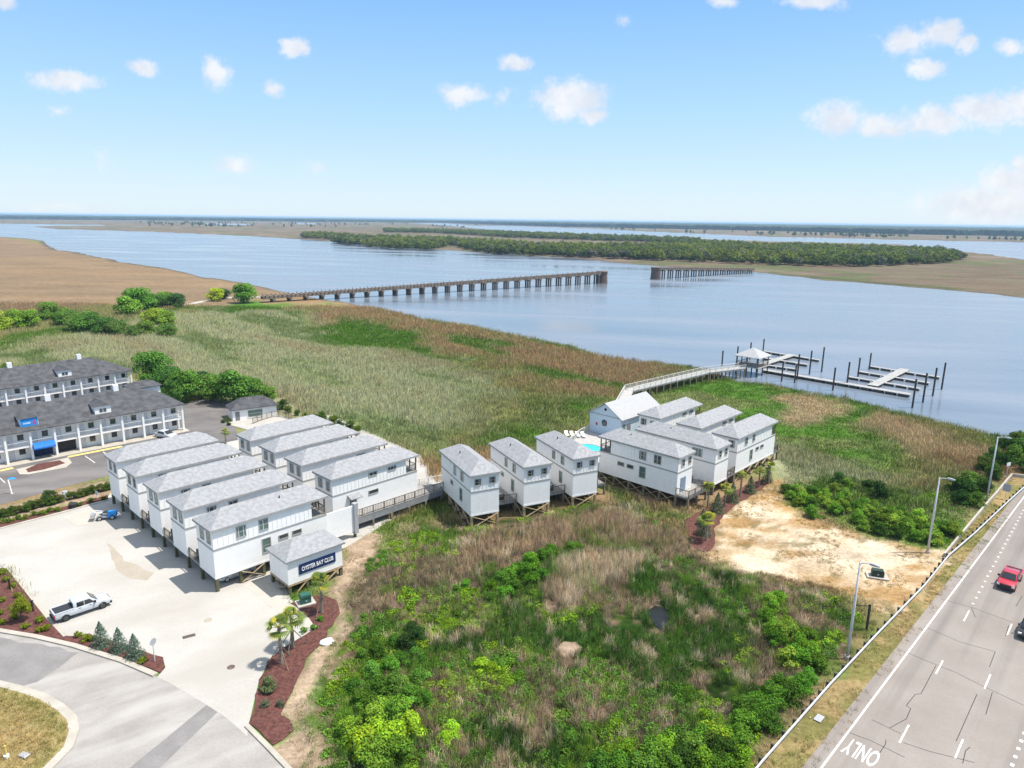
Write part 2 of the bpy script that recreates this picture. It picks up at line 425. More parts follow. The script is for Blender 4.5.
bed_palms = px([(684,520),(688,536),(693,548),(705.6,553),(713,548),(715,529),(724,515),(740,502.5),(757,491.6),(771,482),(768,477),(749,485),(727.5,494),(707,508)])
sand = px([(700,556),(714,548),(715,529),(724,515),(740,502.5),(757,491.6),(772,480),(784,479),(780,490),(785,503),(805,515),(840,529),(870,537),(925,549),(950,552),(958,556),(930,592),(905,618),(880,612),(850,594),(820,584),(780,577),(745,572),(715,562)])
dirt_sign = px([(347,545),(362,532),(380,535),(372,560),(352,580),(345,600),(352,625),(335,655),(318,690),(305,720),(320,745),(345,800),(288,800),(262,752),(271.7,746),(294,730),(281,714),(300.7,675),(326.6,636),(339.5,613.7),(336,600),(330,590),(340,570)])
basin = px([(355,585),(365,555),(430,520),(470,523),(520,515),(590,500),(640,512),(685,532),(705,556),(760,575),(830,590),(872,620),(845,658),(800,702),(762,745),(740,800),(300,800),(318,740),(305,715),(320,690),(335,650),(352,625)])
verge = px([(762,768),(829,690),(879.5,635),(924,589),(959.6,550),(974,536.7),(1007.5,505),(1024,492),(1060,462),(1060,480),(1024,502),(992,541),(944.7,602),(900,657),(850,732),(818,775),(780,830),(700,850)])
verge2 = px([(945,553),(970,524),(997,493),(1007.5,480),(1024,474),(1060,455),(1060,464),(1024,492),(1007.5,505),(974,536.7),(950,558)])
road_e0, road_e1 = at(821.6, 768), at(992, 540)
road_d = (road_e1 - road_e0) / np.linalg.norm(road_e1 - road_e0)
road_n = np.array([road_d[1], -road_d[0]])
ROADW = 26.0
def road_pt(s, t): return road_e0 + road_d * s + road_n * t
road_poly = [tuple(road_pt(s, t)) for s, t in ((-60, -1.1), (170, -1.1), (170, ROADW), (-60, ROADW))]
lawn = px([(-140,660),(-60,674),(0,688.5),(18,693),(38.6,700),(56,710.7),(67,721),(69,733),(64,748),(44.5,768),(20,790),(-30,820),(-200,850),(-300,760)])
house_ground = px([(105,500),(130,470),(225,440),(330,415),(420,455),(440,490),(350,545),(262,590),(215,596)])

TANF = px([(-200,234),(0,236),(50,245),(100,256),(200,273),(280,288),(350,300),(300,300),(250,303),(215,306),(170,304),(120,298),(60,312),(0,328),(-200,360)], 0.8)
GREYG = px([(-200,395),(0,350),(60,335),(180,313),(235,306),(300,312),(330,332),(400,350),(450,360),(490,372),(505,390),(480,412),(450,445),(350,430),(280,405),(200,380),(130,372),(0,368),(-200,400)], 0.8)
GREEN1 = px([(312,338),(325,325),(352,316),(400,326),(432,330),(425,338),(440,352),(410,352),(370,348),(330,343)], 0.6)
GREEN0 = px([(210,306),(262,300),(290,304),(280,311),(225,312)], 0.6)
GREENL = px([(0,352),(40,348),(42,355),(0,362)], 0.6)
BROWN1 = px([(265,297),(300,293),(350,301),(430,319),(520,334),(560,342),(620,357),(690,365),(650,380),(620,392),(560,395),(520,378),(500,362),(445,350),(430,332),(390,322),(340,312),(295,306)], 0.8)
MIX1 = px([(430,340),(500,345),(560,360),(620,375),(600,400),(560,420),(500,440),(440,450),(470,410),(500,385),(470,362)], 0.6)
GREEN2 = px([(570,420),(600,395),(651,395),(704,380),(737,375.5),(782,389),(835,399),(865,406),(861,425),(884,451),(902,470),(865,474),(850,462),(809,440),(779,444),(760,450),(700,440),(640,420)], 0.4)
TAN2 = px([(786,392),(812,392),(835,402),(828,416),(800,420),(784,414)], 0.6)
TAN3 = px([(868,408),(900,415),(950,430),(960,445),(930,455),(895,447),(868,432)], 0.6)
BROWN2 = px([(905,407),(1000,432),(1010,450),(985,465),(950,478),(915,488),(890,470),(905,450),(940,440),(900,425)], 0.6)
GREYG2 = px([(768,448),(800,446),(850,465),(890,480),(900,500),(850,490),(810,478),(775,472)], 0.6)
BUSHY = px([(778,478),(800,480),(850,482),(900,492),(960,490),(990,480),(960,520),(945,550),(900,545),(850,530),(800,512),(784,500)], 0.3)
BGREEN = px([(372,560),(385,520),(440,510),(475,527),(462,548),(430,556),(400,575)], 0.4)
BROWNB = px([(355,590),(365,556),(395,540),(420,552),(470,548),(475,570),(430,585),(390,600),(360,625)], 0.4)
PINKT = px([(462,546),(480,530),(530,520),(590,506),(640,516),(690,538),(700,556),(660,550),(620,538),(590,536),(540,548),(490,556)], 0.5)
WHITET = px([(541,588),(548,560),(575,555),(600,550),(640,550),(646,562),(635,578),(600,580),(570,600),(550,605)], 0.5)
DKG = px([(480,600),(520,585),(560,610),(610,590),(650,560),(720,580),(750,620),(745,680),(700,700),(640,690),(580,660),(530,650),(490,640)], 0.3)

SHADES = dict(tan=(0.195,0.138,0.086), tan2=(0.345,0.255,0.155), greyg=(0.245,0.255,0.15), green=(0.075,0.150,0.022), green2=(0.075,0.165,0.022), brown=(0.235,0.16,0.09),
              olive=(0.175,0.18,0.075), pink=(0.36,0.265,0.19), white=(0.55,0.45,0.33), dkg=(0.035,0.075,0.018), brownb=(0.22,0.17,0.12),
              sand=(0.56,0.46,0.335), dirt=(0.33,0.25,0.175), lawn=(0.30,0.22,0.11), verge=(0.27,0.20,0.095), mulch=(0.12,0.05,0.04), far=(0.165,0.128,0.09), mud=(0.11,0.09,0.07))
SHADES = {k: np.array(v) for k, v in SHADES.items()}
ZONES = [(TANF,'tan',14,1),(GREYG,'greyg',10,1),(GREEN0,'green2',4,1),(GREEN1,'green2',6,1),(GREENL,'green',5,.7),(px([(585,486),(640,508),(690,530),(700,520),(676,505),(600,474)]),'green',3,.85),(px([(345,552),(352,532),(430,497),(440,525),(400,545)]),'green',3,.85),(MIX1,'green',10,.55),(BROWN1,'brown',8,1),(GREEN2,'green2',4,1),(TAN2,'tan2',3,1),
         (BROWN2,'brown',6,.6),(TAN3,'tan2',4,1),(GREYG2,'greyg',4,.9),(BUSHY,'green',3,.8)]
BZONES = [(BGREEN,'green',2.5,1),(BROWNB,'brownb',3,.95),(DKG,'dkg',4,.95),(PINKT,'pink',2.0,1),(WHITET,'white',1.5,.95)]
def zone_col(X, Y, low=False):
    """colour of what grows at each point; low darkens the basin ground"""
    s = 1.0
    wx = X + (fbm(X*.09, Y*.09, 3, 3)-.5)*16; wy = Y + (fbm(X*.09, Y*.09, 3, 5)-.5)*16
    c = np.ones(X.shape+(3,)) * SHADES['olive']
    def lay(poly, key, fe, amt, ux=wx, uy=wy):
        nonlocal c
        w = (sstep(-fe, fe, sdist(ux, uy, poly)) * amt)[..., None]
        c = c*(1-w) + SHADES[key]*w
    # stretched drifts of green and brown in the plain marsh
    n = fbm(X*.035+Y*.02, Y*.05-X*.02, 4, 9)
    w = sstep(.46, .62, n)[..., None]; c = c*(1-w) + SHADES['green']*w*1.2 + 0*w
    w = sstep(.50, .66, fbm(X*.05, Y*.03, 4, 21))[..., None]; c = c*(1-w) + SHADES['brown']*w
    for z in ZONES: lay(*z)
    near = Y < 400
    n2 = fbm(X*.02-Y*.012, Y*.06+X*.05, 4, 31)
    m = (sstep(.54, .70, n2) * sstep(-6, 6, sdist(wx, wy, BROWN1)) * .9)[..., None]; c = c*(1-m) + SHADES['green2']*m
    m = (sstep(.52, .66, n2) * sstep(-6, 6, sdist(wx, wy, GREYG)) * .45)[..., None]; c = c*(1-m) + SHADES['green']*1.2*m
    m = (sstep(.42, .25, n2) * sstep(-6, 6, sdist(wx, wy, GREYG)) * .35)[..., None]; c = c*(1-m) + SHADES['tan']*m
    m = (sstep(.52, .66, fbm(X*.03, Y*.05, 4, 77)) * sstep(-6, 6, sdist(wx, wy, GREEN2)) * .65)[..., None]; c = c*(1-m) + SHADES['olive']*m
    m = (sstep(.44, .60, fbm(X*.006, Y*.02, 4, 41)) * sstep(-6, 6, sdist(wx, wy, TANF)) * .55)[..., None]; c = c*(1-m) + SHADES['brown']*m
    # basin
    bx = X + (fbm(X*.2, Y*.2, 3, 13)-.5)*7; by = Y + (fbm(X*.2, Y*.2, 3, 15)-.5)*7
    w = sstep(-1.5, 1.5, sdist(bx, by, basin))
    nb = fbm(X*.16, Y*.16, 4, 51); nb2 = fbm(X*.38, Y*.38, 3, 61); nb3 = fbm(X*.30, Y*.30, 3, 63); nb4 = fbm(X*.8, Y*.8, 2, 65)
    cb = np.ones(X.shape+(3,)) * SHADES['green']*.95
    t = sstep(.50, .40, nb3)[..., None]*.85; cb = cb*(1-t) + SHADES['dkg']*t
    t = sstep(.54, .64, nb)[..., None]*.9; cb = cb*(1-t) + SHADES['brownb']*t
    old = c; c = cb
    for z in BZONES: lay(z[0], z[1], z[2], z[3], bx, by)
    t = (sstep(.57, .64, nb2)*.9)[..., None]; c = c*(1-t) + SHADES['pink']*t
    t = (sstep(.60, .68, fbm(X*.42+9, Y*.42, 3, 67))*.8)[..., None]; c = c*(1-t) + np.array((.11,.20,.022))*t
    t = (sstep(-2, 3, sdist(bx, by, DKG))*.8*sstep(.72, .57, nb2))[..., None]; c = c*(1-t) + np.array((.05,.115,.02))*t
    t = (sstep(-1.5, 1.5, sdist(bx, by, PINKT))*.6)[..., None]; c = c*(1-t) + np.array((.36,.27,.18))*t
    t = (sstep(-1, 1, sdist(bx, by, WHITET))*.6)[..., None]; c = c*(1-t) + SHADES['white']*t
    t = (sstep(.40, .28, nb4)*.6)[..., None]; c = c*(1-t) + c*.35*t
    t = (sstep(.66, .74, fbm(X*.5+5, Y*.5+3, 3, 69))*.8)[..., None]; c = c*(1-t) + SHADES['white']*t
    if low: c = c*np.array((.42,.40,.38))  # basin ground darkened: shade in the gaps between tufts put into its colour
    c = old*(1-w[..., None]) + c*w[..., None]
    # far side
    fl = Y > 300
    fs = sstep(-5, 5, sdist(X, Y, far_land)) * fl
    nf_ = fbm(X*.004, Y*.003, 4, 81)
    cf = SHADES['far']*(0.85+.4*nf_)[..., None]
    t = (sstep(.54, .68, fbm(X*.006, Y*.004, 4, 91))*.3)[..., None]; cf = cf*(1-t) + np.array((.085,.095,.04))*t
    t = (sstep(.55, .70, fbm(X*.012+7, Y*.006, 4, 93))*.6)[..., None]; cf = cf*(1-t) + np.array((.13,.095,.065))*t
    st = fbm(X*.02+Y*.004, Y*.035, 4, 401); t = (sstep(.45, .62, st)*.65)[..., None]; cf = cf*(1-t) + np.array((.12,.085,.058))*t
    t = (sstep(.56, .68, fbm(X*.03, Y*.02, 4, 403))*.55)[..., None]; cf = cf*(1-t) + np.array((.07,.11,.03))*t
    e_ = sdist(X, Y, far_land); t = (sstep(26, 8, e_)*sstep(0, 4, e_)*sstep(.40, .52, fbm(X*.02, Y*.02, 3, 405))*.8*(Y < 1300))[..., None]; cf = cf*(1-t) + np.array((.05,.075,.022))*t
    c = c*(1-fs[..., None]) + cf*fs[..., None]
    return c
def bare_col(X, Y, c):
    """ground without reeds"""
    sx = X + (fbm(X*.4, Y*.4, 3, 23)-.5)*2.5; sy = Y + (fbm(X*.4, Y*.4, 3, 25)-.5)*2.5
    for poly, key, fe in ((sand,'sand',1.0),(dirt_sign,'dirt',.8),(verge,'verge',.4),(verge2,'verge',.3),(lawn,'lawn',.2),(bed_hedge,'dirt',.3)):
        w = sstep(-fe, fe, sdist(sx, sy, poly))[..., None]; k = SHADES[key]*np.ones(c.shape)
        if key == 'sand':
            rim = sstep(8, 1, sdist(sx, sy, sand))*.7
            t = np.clip(sstep(.46, .66, fbm(X*.16+3, Y*.30, 5, 301))*.85+rim*sstep(.35, .6, fbm(X*.3, Y*.3, 4, 303)), 0, 1)[..., None]; k = k*(1-t)+np.array((.30,.19,.085))*t
            t = (sstep(.60, .70, fbm(X*.35+9, Y*.5, 4, 305))*.7)[..., None]; k = k*(1-t)+np.array((.15,.12,.05))*t
        if key == 'dirt':
            t = (sstep(.45, .65, fbm(X*.5+3, Y*.5, 5, 307))*.7)[..., None]; k = k*(1-t)+np.array((.20,.14,.10))*t
        if key == 'verge':
            t = (sstep(.42, .62, fbm(X*.35+3, Y*.35, 5, 309))*.75)[..., None]; k = k*(1-t)+np.array((.13,.135,.04))*t
        c = c*(1-w) + k*w
    return c

def build_ground():
    ys = np.concatenate([np.arange(1500, 800, -40), np.arange(800, 420, -2.6), np.arange(420, 300, -1.3), np.arange(300, 228, -.6), np.arange(228, 220.3, -.35)])
    D = np.array([at(512, y)[1] for y in ys]); D = np.concatenate([D, [36000, 60000]])
    T = np.linspace(-1.45, 1.45, 620)
    Dg, Tg = np.meshgrid(D, T, indexing='ij')
    X = Dg*Tg; Y = Dg
    wob = np.clip(Dg*.008, .6, 5)
    Xw = X + (fbm(X/(wob*5), Y/(wob*5), 3, 1)-.5)*wob*4; Yw = Y + (fbm(X/(wob*5), Y/(wob*5), 3, 2)-.5)*wob*2
    sd = np.maximum(sdist(Xw, Yw, near_land), sdist(Xw, Yw, far_land))
    for ch in channels: sd = np.minimum(sd, -sdist(Xw, Yw, ch))
    w = np.clip(Dg*.012, 2.0, 40)
    Z = np.where(sd > 0, np.minimum(0, -0.3 + sd/w*0.6), -0.3 + np.maximum(sd/w, -1)*1.2)
    bs = sstep(0.5, 7, sdist(X, Y, basin)); Z = Z - bs*.28
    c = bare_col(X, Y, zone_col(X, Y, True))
    bank = sstep(2.5, .4, sd/np.clip(Dg*.006, 1, 4))[..., None]
    c = c*(1-bank) + SHADES['mud']*bank
    n0, n1 = X.shape
    V = np.stack([X, Y, Z], -1).reshape(-1, 3)
    I = np.arange(n0*n1).reshape(n0, n1)
    Q = np.stack([I[:-1,:-1], I[:-1,1:], I[1:,1:], I[1:,:-1]], -1).reshape(-1, 4)
    me = bpy.data.meshes.new('ground')
    me.vertices.add(len(V)); me.vertices.foreach_set('co', V.ravel())
    me.loops.add(Q.size); me.loops.foreach_set('vertex_index', Q.ravel().astype(np.int32))
    me.polygons.add(len(Q)); me.polygons.foreach_set('loop_start', np.arange(0, Q.size, 4, dtype=np.int32))
    me.update(calc_edges=True)
    ca = me.color_attributes.new('zone', 'FLOAT_COLOR', 'POINT')
    ca.data.foreach_set('color', np.concatenate([c.reshape(-1, 3), np.ones((len(V), 1))], 1).ravel())
    me.polygons.foreach_set('use_smooth', np.ones(len(Q), bool))
    o = bpy.data.objects.new('ground', me); COL.objects.link(o)
    m = bpy.data.materials.new('marsh_ground'); m.use_nodes = True
    N, L = m.node_tree.nodes, m.node_tree.links
    b = N['Principled BSDF']; b.inputs['Roughness'].default_value = .95; b.inputs['Specular IOR Level'].default_value = .05
    a = N.new('ShaderNodeAttribute'); a.attribute_name = 'zone'
    t = N.new('ShaderNodeTexCoord')
    def noise(s, d=5, st=None):
        n = N.new('ShaderNodeTexNoise'); n.inputs['Scale'].default_value = s; n.inputs['Detail'].default_value = d; n.inputs['Roughness'].default_value = .65
        if st:
            mp = N.new('ShaderNodeMapping'); mp.inputs['Scale'].default_value = st; L.new(t.outputs['Object'], mp.inputs[0]); L.new(mp.outputs[0], n.inputs['Vector'])
        else: L.new(t.outputs['Object'], n.inputs['Vector'])
        return n.outputs[0]
    def rng_(i, lo, hi):
        r = N.new('ShaderNodeMapRange'); r.inputs[1].default_value = .3; r.inputs[2].default_value = .7; r.inputs[3].default_value = lo; r.inputs[4].default_value = hi
        L.new(i, r.inputs[0]); return r.outputs[0]
    def mul(x, y):
        k = N.new('ShaderNodeMath'); k.operation = 'MULTIPLY'; L.new(x, k.inputs[0]); L.new(y, k.inputs[1]); return k.outputs[0]
    f = mul(mul(rng_(noise(2.2, 6), .66, 1.3), rng_(noise(.28, 5), .78, 1.22)), rng_(noise(.02, 5, (1, 2.2, 1)), .8, 1.2))
    vm = N.new('ShaderNodeVectorMath'); vm.operation = 'SCALE'; L.new(a.outputs['Color'], vm.inputs[0]); L.new(f, vm.inputs['Scale'])
    # rusty patches drifting over bare sand
    L.new(vm.outputs[0], b.inputs['Base Color'])
    bp = N.new('ShaderNodeBump'); bp.inputs['Strength'].default_value = .5; bp.inputs['Distance'].default_value = .12
    L.new(noise(1.5, 6), bp.inputs['Height']); L.new(bp.outputs[0], b.inputs['Normal'])
    me.materials.append(m)
    return tag(o, kind='structure')
build_ground()

# water: one level sheet, reaching the horizon
def build_water():
    m = bpy.data.materials.new('river_water'); m.use_nodes = True
    N, L = m.node_tree.nodes, m.node_tree.links
    b = N['Principled BSDF']
    b.inputs['Base Color'].default_value = (.15, .18, .225, 1); b.inputs['Roughness'].default_value = .22; b.inputs['IOR'].default_value = 1.33
    b.inputs['Specular IOR Level'].default_value = .5
    t = N.new('ShaderNodeTexCoord')
    def noise(s, st, d=4):
        mp = N.new('ShaderNodeMapping'); mp.vector_type = 'TEXTURE'; mp.inputs['Scale'].default_value = st; mp.inputs['Rotation'].default_value = (0, 0, R_(-12)); L.new(t.outputs['Object'], mp.inputs[0])
        n = N.new('ShaderNodeTexNoise'); n.inputs['Scale'].default_value = s; n.inputs['Detail'].default_value = d; L.new(mp.outputs[0], n.inputs['Vector']); return n.outputs[0]
    n1, n2 = noise(.55, (1.8, 1, 1), 6), noise(.03, (5, 1, 1), 6)
    r = N.new('ShaderNodeMapRange'); r.inputs[1].default_value = .35; r.inputs[2].default_value = .68; r.inputs[3].default_value = .04; r.inputs[4].default_value = .48
    L.new(n2, r.inputs[0])
    bp = N.new('ShaderNodeBump'); bp.inputs['Distance'].default_value = .35
    wm = N.new('ShaderNodeMix'); wm.data_type = 'RGBA'; wm.inputs[6].default_value = (.115, .14, .175, 1); wm.inputs[7].default_value = (.20, .23, .27, 1)
    r2 = N.new('ShaderNodeMapRange'); r2.inputs[1].default_value = .36; r2.inputs[2].default_value = .66; L.new(n2, r2.inputs[0]); L.new(r2.outputs[0], wm.inputs['Factor']); L.new(wm.outputs[2], b.inputs['Base Color'])
    r3 = N.new('ShaderNodeMapRange'); r3.inputs[1].default_value = .36; r3.inputs[2].default_value = .66; r3.inputs[3].default_value = .10; r3.inputs[4].default_value = .36; L.new(n2, r3.inputs[0]); L.new(r3.outputs[0], b.inputs['Roughness'])
    L.new(n1, bp.inputs['Height']); L.new(r.outputs[0], bp.inputs['Strength']); L.new(bp.outputs[0], b.inputs['Normal'])
    mb = MB(); mb.add([(-70000,-100,WATER_Z),(70000,-100,WATER_Z),(70000,70000,WATER_Z),(-70000,70000,WATER_Z)], [(0,1,2,3)])
    return tag(mb.build('river', m), kind='structure')
build_water()

# ---------------------------------------------------------------- paved sheets and beds
def densify(poly, step=1.0, wob=0.0, seed=0):
    out = []
    n = len(poly)
    for i in range(n):
        a, b = np.array(poly[i]), np.array(poly[(i+1) % n]); k = max(1, int(np.linalg.norm(b-a)/step))
        for j in range(k): out.append(a+(b-a)*j/k)
    out = np.array(out)
    if wob:
        out[:, 0] += (fbm(out[:,0]*.9, out[:,1]*.9, 3, seed)-.5)*wob; out[:, 1] += (fbm(out[:,0]*.9, out[:,1]*.9, 3, seed+5)-.5)*wob
    return [tuple(p) for p in out]
def sheet(name, poly, z, mat, thick=0.06, wob=0.0, step=1.0, kind='structure'):
    poly = densify(poly, step, wob, 3) if wob else poly
    bm = bmesh.new()
    top = [bm.verts.new((p[0], p[1], z)) for p in poly]
    es = [bm.edges.new((top[i], top[(i+1) % len(top)])) for i in range(len(top))]
    r = bmesh.ops.triangle_fill(bm, use_beauty=True, use_dissolve=False, edges=es, normal=(0, 0, 1))
    for f in bm.faces:
        if f.normal.z < 0: f.normal_flip()
    ex = bmesh.ops.extrude_edge_only(bm, edges=es)
    for v in ex['geom']:
        if isinstance(v, bmesh.types.BMVert): v.co.z -= thick
    me = bpy.data.meshes.new(name); bm.to_mesh(me); bm.free(); me.materials.append(mat)
    o = bpy.data.objects.new(name, me); COL.objects.link(o)
    return tag(o, kind=kind)
def pavemat(name, col, col2, scale=.25, stain=None, rough=.9, fine=.12):
    m = pmat(name, col, 0.0, scale, rough, .15, 6, col2=col2, spec=.2, detail=7)
    N, L = m.node_tree.nodes, m.node_tree.links; b = N['Principled BSDF']
    t = N.new('ShaderNodeTexCoord'); n = N.new('ShaderNodeTexNoise'); n.inputs['Scale'].default_value = 5; n.inputs['Detail'].default_value = 6; n.inputs['Roughness'].default_value = .75
    L.new(t.outputs['Object'], n.inputs['Vector'])
    r = N.new('ShaderNodeMapRange'); r.inputs[1].default_value = .3; r.inputs[2].default_value = .7; r.inputs[3].default_value = 1-fine; r.inputs[4].default_value = 1+fine; L.new(n.outputs[0], r.inputs[0])
    v = N.new('ShaderNodeVectorMath'); v.operation = 'SCALE'; L.new(N[m['mix']].outputs[2], v.inputs[0]); L.new(r.outputs[0], v.inputs['Scale'])
    last = v.outputs[0]
    if stain:
        mp = N.new('ShaderNodeMapping'); mp.vector_type = 'TEXTURE'; mp.inputs['Rotation'].default_value = (0, 0, R_(stain[2])); mp.inputs['Scale'].default_value = (1/stain[3], 1, 1)
        L.new(t.outputs['Object'], mp.inputs[0])
        n3 = N.new('ShaderNodeTexNoise'); n3.inputs['Scale'].default_value = stain[1]; n3.inputs['Detail'].default_value = 5; L.new(mp.outputs[0], n3.inputs['Vector'])
        r3 = N.new('ShaderNodeMapRange'); r3.inputs[1].default_value = .47; r3.inputs[2].default_value = .66; r3.inputs[4].default_value = .8; L.new(n3.outputs[0], r3.inputs[0])
        mx = N.new('ShaderNodeMix'); mx.data_type = 'RGBA'; L.new(r3.outputs[0], mx.inputs['Factor']); L.new(last, mx.inputs[6]); mx.inputs[7].default_value = (*stain[0], 1); last = mx.outputs[2]
    L.new(last, b.inputs['Base Color'])
    return m
M['lot'] = pavemat('parking_concrete', (.385,.368,.338), (.43,.414,.385), .18, ((.345,.322,.285), .12, 30, .5))
M['drive'] = pavemat('old_asphalt', (.25,.232,.215), (.325,.305,.285), .3, ((.39,.372,.348), .35, 35, .25))
M['patch'] = pavemat('dark_asphalt', (.185,.175,.17), (.235,.225,.22), .5)
M['moteltar'] = pavemat('motel_asphalt', (.115,.105,.105), (.16,.15,.145), .3, ((.20,.185,.175), .25, 12, .2))
M['road'] = pavemat('highway_surface', (.238,.208,.186), (.278,.247,.223), .2, ((.15,.134,.124), .36, 47, .03), fine=.08)
M['mulch'] = pmat('red_mulch', (.105,.042,.034), .4, 3.0, .95, .6, 14, detail=8)
M['kerb'] = pavemat('kerb_concrete', (.36,.33,.28), (.43,.40,.35), .6)
M['paint'] = pavemat('road_paint', (.40,.38,.37), (.82,.82,.80), 7)
M['yellow'] = pavemat('yellow_paint', (.62,.47,.14), (.70,.55,.22), 1.5)
M['crack'] = pmat('tar_seal', (.05,.045,.045), .3, 3, .8)
M['lawn'] = pmat('dry_lawn', (.32,.235,.11), 0, .5, .95, .5, 9, col2=(.215,.185,.07), detail=9)
M['stain'] = pavemat('sandy_stain', (.33,.29,.235), (.365,.325,.27), .5)
sheet('parking_lot', paved['lot'], .035, M['lot'])
sheet('house_yard', house_ground, .02, M['lot'])
sheet('access_drive', paved['drive'], .025, M['drive'])
sheet('motel_car_park', paved['motel'], .03, M['moteltar'])
sheet('motel_yard', px([(-120,425),(0,388),(126,388),(150,394),(186,404),(186,432),(0,475),(-120,500)]), .012, M['moteltar'], .01)
sheet('asphalt_patch', px([(208,704),(218,712),(160,768),(120,800),(95,800),(130,768)]), .03, M['patch'], .01)
sheet('asphalt_patch', px([(-60,633),(0,638),(40,645),(78,653),(60,668),(38,682),(10,690),(0,686),(-60,672)]), .031, M['patch'], .01, .8)
sheet('mulch_bed', bed_front, .10, M['mulch'], .1, .5)
sheet('mulch_bed', bed_sign, .09, M['mulch'], .1, .8)
sheet('mulch_bed', bed_strip, .08, M['mulch'], .1, .5)
sheet('mulch_bed', bed_palms, .07, M['mulch'], .1, .8)
POND = px([(648,612),(655,606),(664,607),(668,614),(667,626),(658,630),(652,622)], -.25)
BARE = px([(556,650),(564,643),(575,642),(582,647),(576,655),(565,658)], -.25)
M['pondwater'] = pmat('dark_pond_water', (.012,.014,.012), .2, 1, .35, spec=.3)
sheet('pond', POND, -.22, M['pondwater'], .02, .8)
sheet('bare_mud', BARE, -.21, pmat('bare_tan_mud', (.27,.20,.145), .35, 1.2, .95, .3), .02, .8)
sheet('highway', road_poly, .06, M['road'], .1)
sheet('lawn_island', lawn, .14, M['lawn'], .15)
sheet('sand_stain', px([(107,543),(117,550),(124,561),(140,566),(152,573),(146,581),(130,579),(116,570),(112,556)]), .040, M['stain'], .004, .9)

# ---------------------------------------------------------------- kerbs, paint, cracks
def ribbon(name, pts, w0, w1, z0, z1, mat):
    """raised strip along a line, from offset w0 to w1 on its left"""
    P_ = [np.array(p) for p in pts]
    mb = MB(); secs = []
    for i, p in enumerate(P_):
        d = P_[min(i+1, len(P_)-1)] - P_[max(i-1, 0)]; d = d/np.linalg.norm(d); n = np.array([-d[1], d[0]])
        a, b = p+n*w0, p+n*w1
        secs.append([(a[0],a[1],z0),(b[0],b[1],z0),(b[0],b[1],z1),(a[0],a[1],z1)])
    mb.loft(secs)
    return tag(mb.build(name, mat), kind='structure')
front_kerb = px([(-160,606),(-40,620),(0,629.5),(38.6,636),(77,645),(125,660),(158,674)])
ribbon('kerb', densify(front_kerb, 2)[:-60] if False else front_kerb, -.55, 0, .0, .17, M['kerb'])
ribbon('kerb', px([(249,725),(271,747),(291,768),(330,810)]), -.4, 0, 0, .16, M['kerb'])
lawn_edge = lawn[:11]
ribbon('kerb', lawn_edge, 0, .75, 0, .15, M['kerb'])
ribbon('kerb', px([(7,569),(27,594),(47.5,620),(64,637.5)]), -.05, .35, 0, .13, M['kerb'])
ribbon('kerb', px([(-80,549),(0,528.5),(60,513),(108,500)]), -.35, 0, 0, .13, M['kerb'])
# concrete pad strip and loading apron by the lot
sheet('concrete_path', px([(243,585),(262,578),(318,626),(305,634)]), .045, pavemat('path_concrete', (.40,.375,.33), (.44,.415,.37), .4), .01)
sheet('concrete_apron', px([(62,517),(105,505),(118,514),(78,527)]), .05, pavemat('apron_concrete', (.40,.37,.32), (.44,.41,.36), .4), .01)
sheet('pavement', px([(16,470),(68,458),(72,463),(66,468),(28,475),(20,475)]), .12, M['kerb'], .1)
sheet('mulch_bed', px([(26,470),(38,464.5),(60,461),(65,464),(45,470),(28,473)]), .15, M['mulch'], .05, .3)
tag(bpy.data.objects['pavement'], kind='structure')

def line_marks(name, segs, w, z, mat):
    mb = MB()
    for p, q in segs:
        p, q = np.array(p), np.array(q); d = (q-p)/np.linalg.norm(q-p); n = np.array([-d[1], d[0]])*w/2
        mb.add([(*(p+n), z), (*(p-n), z), (*(q-n), z), (*(q+n), z)], [(0,1,2,3)])
    return tag(mb.build(name, mat), kind='structure')
line_marks('edge_line', [(road_pt(-60, 0), road_pt(170, 0))], .16, .066, M['paint'])
def lane(name, pix, s0, length, gap, n, w=.14, lo=-8, hi=12):
    p = at(*pix); t = float((p-road_e0) @ road_n); s = float((p-road_e0) @ road_d)
    return line_marks(name, [(road_pt(s+k*gap-length/2, t), road_pt(s+k*gap+length/2, t)) for k in range(lo, hi)], w, .066, M['paint'])
def lane2(name, a, b, per, length, lo, hi, w=.14, off=0):
    a, b = at(*a), at(*b); d = (b-a)/np.linalg.norm(b-a)
    return line_marks(name, [(a+d*(off+k*per-length/2), a+d*(off+k*per+length/2)) for k in range(lo, hi)], w, .066, M['paint'])
c2 = lambda x, y: (740+x/3.37, 540+y/3.37)
L1 = float(np.linalg.norm(at(*c2(763,257))-at(*c2(553,655))))/2
lane2('lane_dashes', c2(553,655), c2(763,257), L1, 2.9, -2, 3)
L2 = float(np.linalg.norm(at(*c2(908,303))-at(*c2(738,705))))/2
lane2('lane_dashes', c2(738,705), c2(908,303), L2, 2.9, -2, 7)
lane2('lane_dots', c2(785,216), c2(834,125), 1.75, .3, 0, 26, .24)
lane2('centre_dots', c2(917,760), c2(953,665), 1.25, .38, -3, 6, .26)
segs = []
def crack(*pts):
    W = [at(*p) for p in pts]
    for a, b in zip(W, W[1:]): segs.append((a, b))
c2 = lambda x, y: (740+x/3.37, 540+y/3.37)
crack(c2(365,650),c2(440,678),c2(555,735)); crack(c2(550,685),c2(640,715),c2(790,752))
crack(c2(445,608),c2(542,655)); crack(c2(505,635),c2(560,605),c2(575,570),c2(560,560),c2(590,522),c2(610,520),c2(660,425))
crack(c2(560,380),c2(655,420),c2(720,445),c2(830,500),c2(957,560)); crack(c2(620,293),c2(740,345),c2(860,378),c2(840,430))
